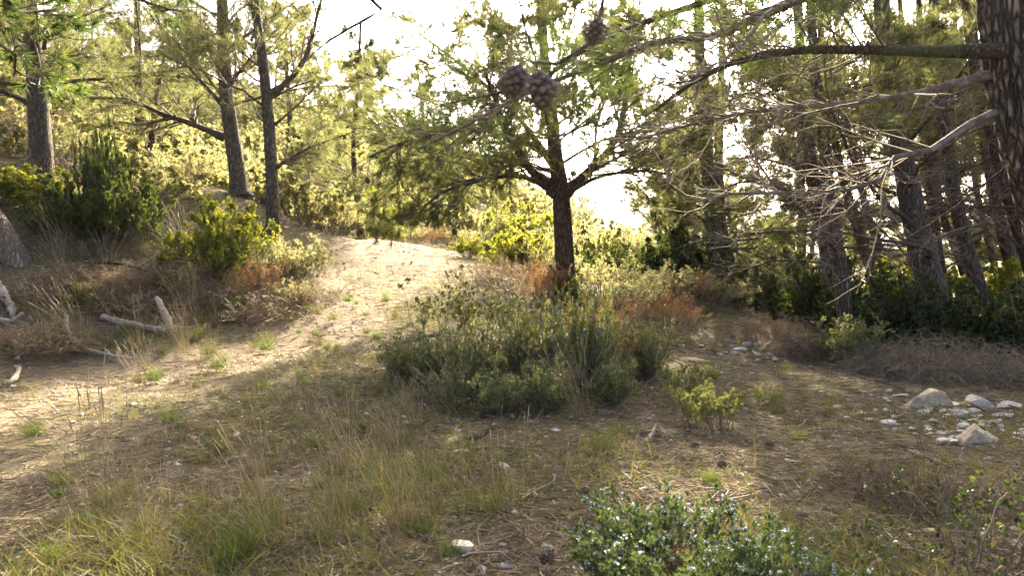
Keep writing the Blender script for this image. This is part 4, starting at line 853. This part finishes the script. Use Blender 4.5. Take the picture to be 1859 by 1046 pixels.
for lb, px, py, wp, hp, me, ti in [
    ('large tilted slab, tallest pale block of the rubble', 1797, 748, 66, 26, SLAB_ROCK, .55), ('big triangular boulder nearest the camera at the right edge', 1785, 812, 100, 44, TRI_ROCK, 0),
    ('brown-stained boulder half under the dead brush', 1690, 742, 96, 44, BROWN_ROCK, 0), ('pale oblong stone left of the tilted slab', 1746, 757, 46, 17, RK[0], 0), ('yellow lichened stone under the brown-stained boulder', 1692, 752, 26, 14, RY[0], 0),
    ('small yellow stone in front of the pale oblong one', 1770, 772, 30, 14, RY[1], 0), ('long flat white stone above the triangular boulder', 1810, 774, 56, 10, RK[4], 0), ('pale stone between the slab and the right edge', 1832, 762, 52, 15, RK[3], 0),
    ('pale stone right behind the tilted slab', 1848, 745, 34, 18, RK[1], 0), ('brown stone left of the tilted slab', 1782, 745, 36, 16, RY[2], 0), ('flat stone at the left end of the rubble', 1640, 725, 34, 12, RB[0], 0),
    ('rounded grey stone alone on the needle floor', 1618, 776, 32, 16, RK[5], 0), ('light stone left of the rounded grey one', 1583, 767, 26, 12, RK[6], 0), ('bluish stone left of the light one', 1567, 754, 18, 9, RK[7], 0),
    ('narrow white stone left of the triangular boulder', 1712, 792, 30, 9, RK[8], .2), ('white stone above the right flank of the triangular boulder', 1825, 787, 22, 9, RK[1], 0), ('grey-white stone at the right edge beside the triangular boulder', 1853, 803, 28, 17, RK[2], 0),
    ('small white stone below the triangular boulder', 1797, 836, 20, 10, RK[3], 0), ('white splinter-like stone alone in the middle of the needle floor', 1440, 842, 30, 7, RK[4], .1), ('small white stone, lower of two above the bottom rosemary', 1366, 884, 18, 8, RK[6], 0),
    ('small white stone, upper of two above the bottom rosemary', 1384, 872, 17, 8, RK[7], 0), ('cream egg-shaped stone standing left of the bottom rosemary', 1005, 924, 18, 18, RY[0], 0), ('large white chalky rock at the bottom centre', 842, 1012, 60, 26, RK[5], .1),
    ('white rock cut by the bottom edge right of the chalky one', 918, 1040, 40, 22, RK[0], 0), ('pale round stone beside the dry grass in front of the rosemary', 915, 854, 26, 22, RK[2], 0), ('flat yellowish stone beside the stub of wood', 838, 830, 40, 18, RY[1], 0),
    ('white stone left of the flat yellowish one', 652, 840, 18, 10, RK[8], 0), ('white stone below the front of the rosemary clump', 1010, 788, 24, 11, RK[1], 0), ('pale stone behind the flowers of the bottom rosemary', 1178, 898, 42, 14, RK[3], 0),
    ('cream stone lying among the corner shrub stems', 1692, 980, 46, 18, RY[2], 0), ('pale stone right of the cream one under the corner shrub', 1792, 978, 36, 14, RK[6], 0), ('white stone left of the seedless wisp on the needle floor', 1366, 682, 16, 8, RK[7], 0),
    ('small bluish stone in the bottom left grass', 187, 990, 14, 10, RK[0], 0), ('white stone at the left edge of the gravel', 12, 892, 22, 12, RK[4], 0), ('flat pale stone in the middle of the gravel track', 240, 738, 20, 10, RK[1], 0),
    ('white stone in the grass of the bottom left corner', 22, 1020, 22, 14, RK[2], 0)]:
    stone(lb, px, py, wp, hp, me, None, tilt=ti)
for (xa, xb, ya, yb, n, wa, wb, lb, grp) in [(1680, 1880, 735, 812, 62, 11, 34, 'small pale limestone piece in the rubble round the tilted slab', 'rubble round the slab'),
        (1330, 1430, 626, 660, 26, 8, 22, 'small white stone in the stony strip left of the orange dry bush', 'stones of the stony strip'), (1235, 1350, 612, 650, 12, 8, 16, 'small white stone at the far end of the stony strip', 'stones of the strip end'),
        (1500, 1690, 712, 790, 24, 8, 20, 'small stone on the slope below the dead brush', 'stones below the brush'), (930, 1500, 760, 960, 26, 6, 13, 'small stone lying on the brown needle floor', 'stones on the needle floor'),
        (0, 270, 650, 930, 60, 6, 15, 'small pale stone on the gravel track', 'stones on the track'), (560, 920, 800, 1040, 16, 6, 13, 'small pale stone in the dry grass', 'stones in the dry grass')]:
    for k in range(n): 
        wv = random.uniform(wa, wb); stone(lb, random.uniform(xa, xb), random.uniform(ya, yb), wv, wv * random.uniform(.4, .75), random.choice(RK + RY + RK), grp, 'stone', 'stone')

# ------------------------------------------------------------------ dead wood
def wood(label, marks, r0, mat='deadwood', taper=.5, name='dead_branch', cat='branch', stubs=0, seed=1, lift=.0, S=9):
    """marks: (px, py, height above the ground in metres)"""
    pts = []
    for m in marks:
        g = gnd(m[0], m[1]) if len(m) < 4 else pd(m[0], m[3]); pts.append(g + np.array([0, 0, m[2] + lift]))
    P = resample(pts, 22); R = r0 * np.linspace(1, taper, 22) * (1 + .12 * np.random.default_rng(seed).normal(size=22)); base = P[0]
    Vv, Ff, t = tubes(P[None], R[None], S, .5); Vv = Vv + r0 * (.28 * fbm(Vv * 22, 3, seed)[:, None] * unit(Vv - np.repeat(P, S, 0)) + .06 * rng.normal(size=(len(Vv), 3)))
    n = len(Vv); caps = np.array([list(range(S))[::-1]]), np.array([list(range(n - S, n))])
    root = ob(name, mesh(name, [(Vv, Ff, .5, 0), (Vv, caps[0], .5, 0), (Vv, caps[1], .5, 0)], [mat], base, True), loc=base); tag(root, label, cat)
    if stubs:
        rr = np.random.default_rng(seed); Q, RQ, _ = spawn(P[None], R[None], np.zeros(1, int), stubs, .15, .95, (.5, 1.1), (.12, .3), 5, .05, .12, .45, .003, rr)
        for k in range(stubs): ob('stub', mesh('stub', [(*tubes(Q[k:k + 1], RQ[k:k + 1], 6, .5), 0)], [mat], base, True), root)
    return root
wood('bleached bent log with one end raised, lying at the foot of the bank', [(185, 596, .06, 10.1), (225, 600, .07, 10.05), (270, 604, .07, 10.0), (296, 600, .08, 10.0), (306, 600, .2, 10.05), (297, 600, .3, 10.1), (284, 600, .43, 10.2)], .05, name='bent_log', cat='log', stubs=3, taper=.8, seed=3, lift=-.02)
wood('thin forked stick lying right of the bleached log', [(310, 588, .1, 10.1), (335, 590, .08, 10.1), (360, 590, .11, 10.2)], .018, stubs=1, seed=4)
wood('pale crooked branch lying on the track edge left of the bleached log', [(118, 600, .28, 9.6), (120, 610, .12, 9.5), (150, 626, .06, 9.3), (190, 634, .04, 9.2), (240, 640, .03, 9.1)], .032, stubs=2, seed=5, taper=.6)
wood('short pale stump of driftwood at the left edge of the bank', [(-10, 530, .25, 10.0), (5, 540, .2, 9.9), (18, 550, .08, 9.8), (22, 566, .0, 9.7)], .07, stubs=2, seed=6, taper=.55)
wood('broken pale branch lying below the driftwood stump', [(-10, 590, .1, 9.4), (15, 590, .13, 9.4), (40, 585, .22, 9.5)], .045, stubs=2, seed=7)
wood('curled piece of dead wood on the gravel at the left edge', [(8, 706, .03), (25, 700, .06), (36, 690, .12), (28, 682, .1)], .03, seed=8)
wood('grey stick on the needle floor right of the bare upright twig', [(1650, 826, .02), (1675, 838, .03), (1700, 846, .02), (1728, 858, .02)], .016, 'limb_lichen', stubs=2, seed=9)
wood('short cut stub of branch in front of the rosemary', [(848, 806, .03), (865, 804, .04), (880, 800, .05), (892, 794, .08)], .022, 'limb', seed=10, taper=.9)
wood('thin grey stick beside the flat yellowish stone', [(850, 822, .02), (905, 822, .03), (960, 824, .02), (1005, 828, .02)], .009, 'limb_lichen', stubs=2, seed=11)
wood('white bone-like splinter of wood right of the green clump', [(1172, 808, .01), (1182, 803, .04), (1190, 796, .09)], .018, seed=12, stubs=2)
wood('pale stick by the bottom edge right of the centre', [(1720, 846, .02), (1740, 842, .03), (1750, 835, .07)], .008, 'limb_lichen', seed=13, stubs=1)
wood('fallen dark branch on the bank below the yellow-green bush', [(290, 520, .1, 11.4), (340, 510, .15, 11.5), (390, 505, .12, 11.5)], .03, 'limb', seed=14, stubs=4)
wood('long fallen limb on the bank under the juniper', [(160, 475, .12, 11.2), (230, 470, .2, 11.3), (300, 475, .15, 11.4), (345, 480, .1, 11.4)], .028, 'limb', seed=15, stubs=5)
wood('grey fallen stick crossing the bank above the driftwood stump', [(50, 520, .1, 10.2), (80, 525, .15, 10.2), (115, 523, .2, 10.3)], .014, 'deadwood', seed=16, stubs=2)
wood('short plank-like log behind the left end of the rosemary', [(715, 620, .06, 8.8), (760, 612, .1, 8.9), (800, 606, .1, 9.0)], .04, 'limb_lichen', seed=17)
wood('dark weathered log lying behind the right end of the rosemary', [(1110, 590, .1, 9.6), (1135, 588, .1, 9.6), (1165, 590, .08, 9.6)], .035, 'limb_lichen', seed=18)
rr = np.random.default_rng(19)
for zx, zy, n, lb, grp in [((60, 480), (470, 580), 26, 'dead stick strewn over the left bank', 'sticks on the bank'), ((560, 1560), (770, 1030), 34, 'thin dead twig lying on the needle floor', 'twigs on the needle floor'), ((1560, 1859), (850, 1040), 22, 'pale dead twig under the corner shrubs', 'twigs under the corner shrubs')]:
    for k in range(n):
        g = gnd(rr.uniform(*zx), rr.uniform(*zy)); a = rr.uniform(0, PI); L_ = rr.uniform(.15, .5) * (1.5 if grp.endswith('bank') else 1); P = np.array([[(t_ - .5) * L_ * math.cos(a), (t_ - .5) * L_ * math.sin(a), 0] for t_ in np.linspace(0, 1, 7)]) + rr.normal(0, .012, (7, 3))
        P[:, 2] = gz(g[0] + P[:, 0], g[1] + P[:, 1]) - g[2] + .012 + np.abs(P[:, 2]) * 1.5
        tag(ob('twig', mesh('twig', [(*tubes(P[None], (rr.uniform(.003, .007) * np.linspace(1, .5, 7))[None], 5, rr.uniform(.5, 1)), 0)], ['twig'], smooth=True), loc=g), lb, 'twig', grp)

# ------------------------------------------------------------------ cones
SCV, SCF = scale_geo(); SCALE_ME = mesh('scale', [(SCV, SCF, np.array([.1, .35, .35, .5, .35, .62]), 0)], ['cone_grey']); CORE_ME = mesh('core', [(*cone_core(), 0)], ['cone_grey'])
def hero_cone(label, p, L, tilt, az):
    root = ob('pine_cone', None, loc=p, rot=(PI + tilt[0], tilt[1], az), scale=(L * .98, L * .98, L * 1.1)); tag(root, label, 'pine cone', 'cones hanging close to the camera')
    ob('core', CORE_ME, root)
    cr = random.Random(int(az * 10))
    for th, z, rad, s in phyllo_cone(58, 1):
        tl = .5 - z * .95 + cr.uniform(-.3, .3); s *= cr.uniform(.85, 1.2)
        ob('scale', SCALE_ME, root, (math.cos(th) * rad * .7, math.sin(th) * rad * .7, z), (0, -tl, th), (s * cr.uniform(.9, 1.35), s * .95, s * .75))
hero_cone('left one of the blurred pair of grey pine cones hanging at the top centre', at(946, 116, 1.18), .054, (.25, .35), .3)
hero_cone('right one of the blurred pair of grey pine cones hanging at the top centre', at(977, 126, 1.15), .058, (-.1, -.15), 1.4)
hero_cone('blurred grey pine cone hanging alone above and right of the pair', at(1088, 30, 1.22), .045, (.2, -.2), 2.2)
for k, (px, py) in enumerate([(283, 958), (600, 915), (790, 995), (980, 1030), (1200, 800), (1265, 815), (1315, 850), (1405, 815), (1060, 900), (1130, 765)]):
    g = gnd(px, py); o = ob('pine_cone', CONE_ME, loc=g + np.array([0, 0, .022]), rot=(PI / 2 + random.uniform(-.2, .2), 0, random.uniform(0, 6.28)), scale=(.07, .07, .065))
    tag(o, ['open brown pine cone lying in the bottom left grass', 'brown pine cone lying in the dry grass left of centre'][k] if k < 2 else 'open brown pine cone lying on the needle floor', 'pine cone', 'pine cones on the ground')

# ------------------------------------------------------------------ stuff: litter, grass blades, pebbles
def scatter(n, y0, y1, wide=.95, p=1.0):
    u = rng.random(n); y = y0 * (y1 / y0) ** (u ** p); x = rng.uniform(-1, 1, n) * (wide * y + .6); return x, y
n = 76000; x, y = scatter(n, 2.0, 20); pdn = pathdist(x, y); k = (rng.random(n) < np.clip((pdn - .6) / 1.2, .5, 1)); x, y = x[k], y[k]; n = len(x)
a = rng.uniform(0, 2 * PI, n); Ln = rng.uniform(.06, .18, n) * (1 + y * .06); bow = rng.normal(0, .18, n); e = rng.uniform(-.05, .35, n)
T = np.c_[np.cos(a), np.sin(a)]; t3 = np.linspace(-.5, .5, 3)
X = x[:, None] + T[:, :1] * t3 * Ln[:, None] - T[:, 1:] * bow[:, None] * Ln[:, None] * (t3 ** 2 * 4); Y = y[:, None] + T[:, 1:] * t3 * Ln[:, None] + T[:, :1] * bow[:, None] * Ln[:, None] * (t3 ** 2 * 4)
Z = gz(x, y)[:, None] + .006 + rng.random(n)[:, None] * .014 + np.abs(e)[:, None] * (t3 + .5) * Ln[:, None] * .5
LP = np.stack([X, Y, Z], -1); LW = rng.uniform(.004, .0075, n) * (1 + y * .08); LT = np.clip(rng.normal(.5, .33, n), 0, 1); nr = y < 4.5
o = ob('needle_litter', mesh('needle_litter', [(*ribbons(LP[nr], LW[nr], LT[nr]), 0), (*ribbons(LP[~nr][:, ::2], LW[~nr], LT[~nr]), 0)], ['litter'])); tag(o, 'carpet of fallen brown pine needles over the ground', 'litter', kind='stuff')
n = 84000; x, y = scatter(n, 2.0, 24); dens = fbm(np.c_[x * .7, y * .7, x * 0], 2, 60) + np.clip(.75 - np.abs(x + 1.2) / 3.5, -.5, .6); pdn = pathdist(x, y)
k = (dens + rng.normal(0, .25, n) > .08) & ((pdn > .9) | (rng.random(n) < .45)); x, y = x[k], y[k]; n = len(x)
P0 = np.c_[x, y, gz(x, y) - .005]; D = rng.normal(0, .55, (n, 3)); D[:, 2] = 1; D[:, 0] -= .15
P = grow(P0, D, rng.uniform(.06, .26, n) * (.8 + .5 * rng.random(n)), 4, -.22, .18)
o = ob('grass', mesh('grass', [(*ribbons(P, rng.uniform(.0035, .0065, n) * (1 + y * .06), np.clip(rng.normal(.42, .3, n), 0, 1)), 0)], ['grass'])); tag(o, 'short mixed green and dry grass covering the ground', 'grass', kind='stuff')
def pebbles(n, y0, y1, onp):
    x, y = scatter(n, y0, y1); pdn = pathdist(x, y); k = rng.random(n) < np.where(pdn < 1.5, 1.0, .3); x, y = x[k], y[k]; n = len(x)
    s = np.clip(np.exp(rng.normal(math.log(.011), .5, n)), .004, .024) * (1 + y * .045); O = np.array([(1, 0, 0), (-1, 0, 0), (0, 1, 0), (0, -1, 0), (0, 0, .6), (0, 0, -.6)]); Fo = np.array([(0, 2, 4), (2, 1, 4), (1, 3, 4), (3, 0, 4), (2, 0, 5), (1, 2, 5), (3, 1, 5), (0, 3, 5)])
    Vv = O[None] * s[:, None, None] * rng.uniform(.6, 1.3, (n, 6, 1)); a = rng.uniform(0, 6.28, n); c, s_ = np.cos(a)[:, None], np.sin(a)[:, None]
    Vv = np.stack([Vv[..., 0] * c - Vv[..., 1] * s_, Vv[..., 0] * s_ + Vv[..., 1] * c, Vv[..., 2]], -1) + np.c_[x, y, gz(x, y) - .05 * np.clip((1.5 - pathdist(x, y)) / .9 + .5, 0, 1) + s * .15][:, None]
    return Vv.reshape(-1, 3), (Fo[None] + 6 * np.arange(n)[:, None, None]).reshape(-1, 3), np.repeat(np.clip(rng.normal(.5, .3, n), 0, 1), 6), 0
o = ob('pebbles', mesh('pebbles', [pebbles(30000, 2.2, 22, True)], ['pebble'])); tag(o, 'loose pale gravel and pebbles strewn along the track', 'pebbles', kind='stuff')

# ------------------------------------------------------------------ haze: the sunlit air
def haze_mat(dens):
    m = bpy.data.materials.new('haze'); t, N, L = nodes(m)
    v = N.new('ShaderNodeVolumePrincipled'); v.inputs['Color'].default_value = (1.0, .97, .90, 1); v.inputs['Density'].default_value = dens; v.inputs['Anisotropy'].default_value = .55
    o = N.new('ShaderNodeOutputMaterial'); L.new(v.outputs[0], o.inputs['Volume']); return m
M['haze'] = haze_mat(.00012)
HV = np.array([(x_, y_, z_) for z_ in (-60, 190) for y_ in (-40, 5600) for x_ in (-4200, 6200)], float)
HF = np.array([(0, 2, 3, 1), (4, 5, 7, 6), (0, 1, 5, 4), (2, 6, 7, 3), (0, 4, 6, 2), (1, 3, 7, 5)])
tag(ob('haze', mesh('haze', [(HV, HF, 0, 0)], ['haze'])), kind='stuff')
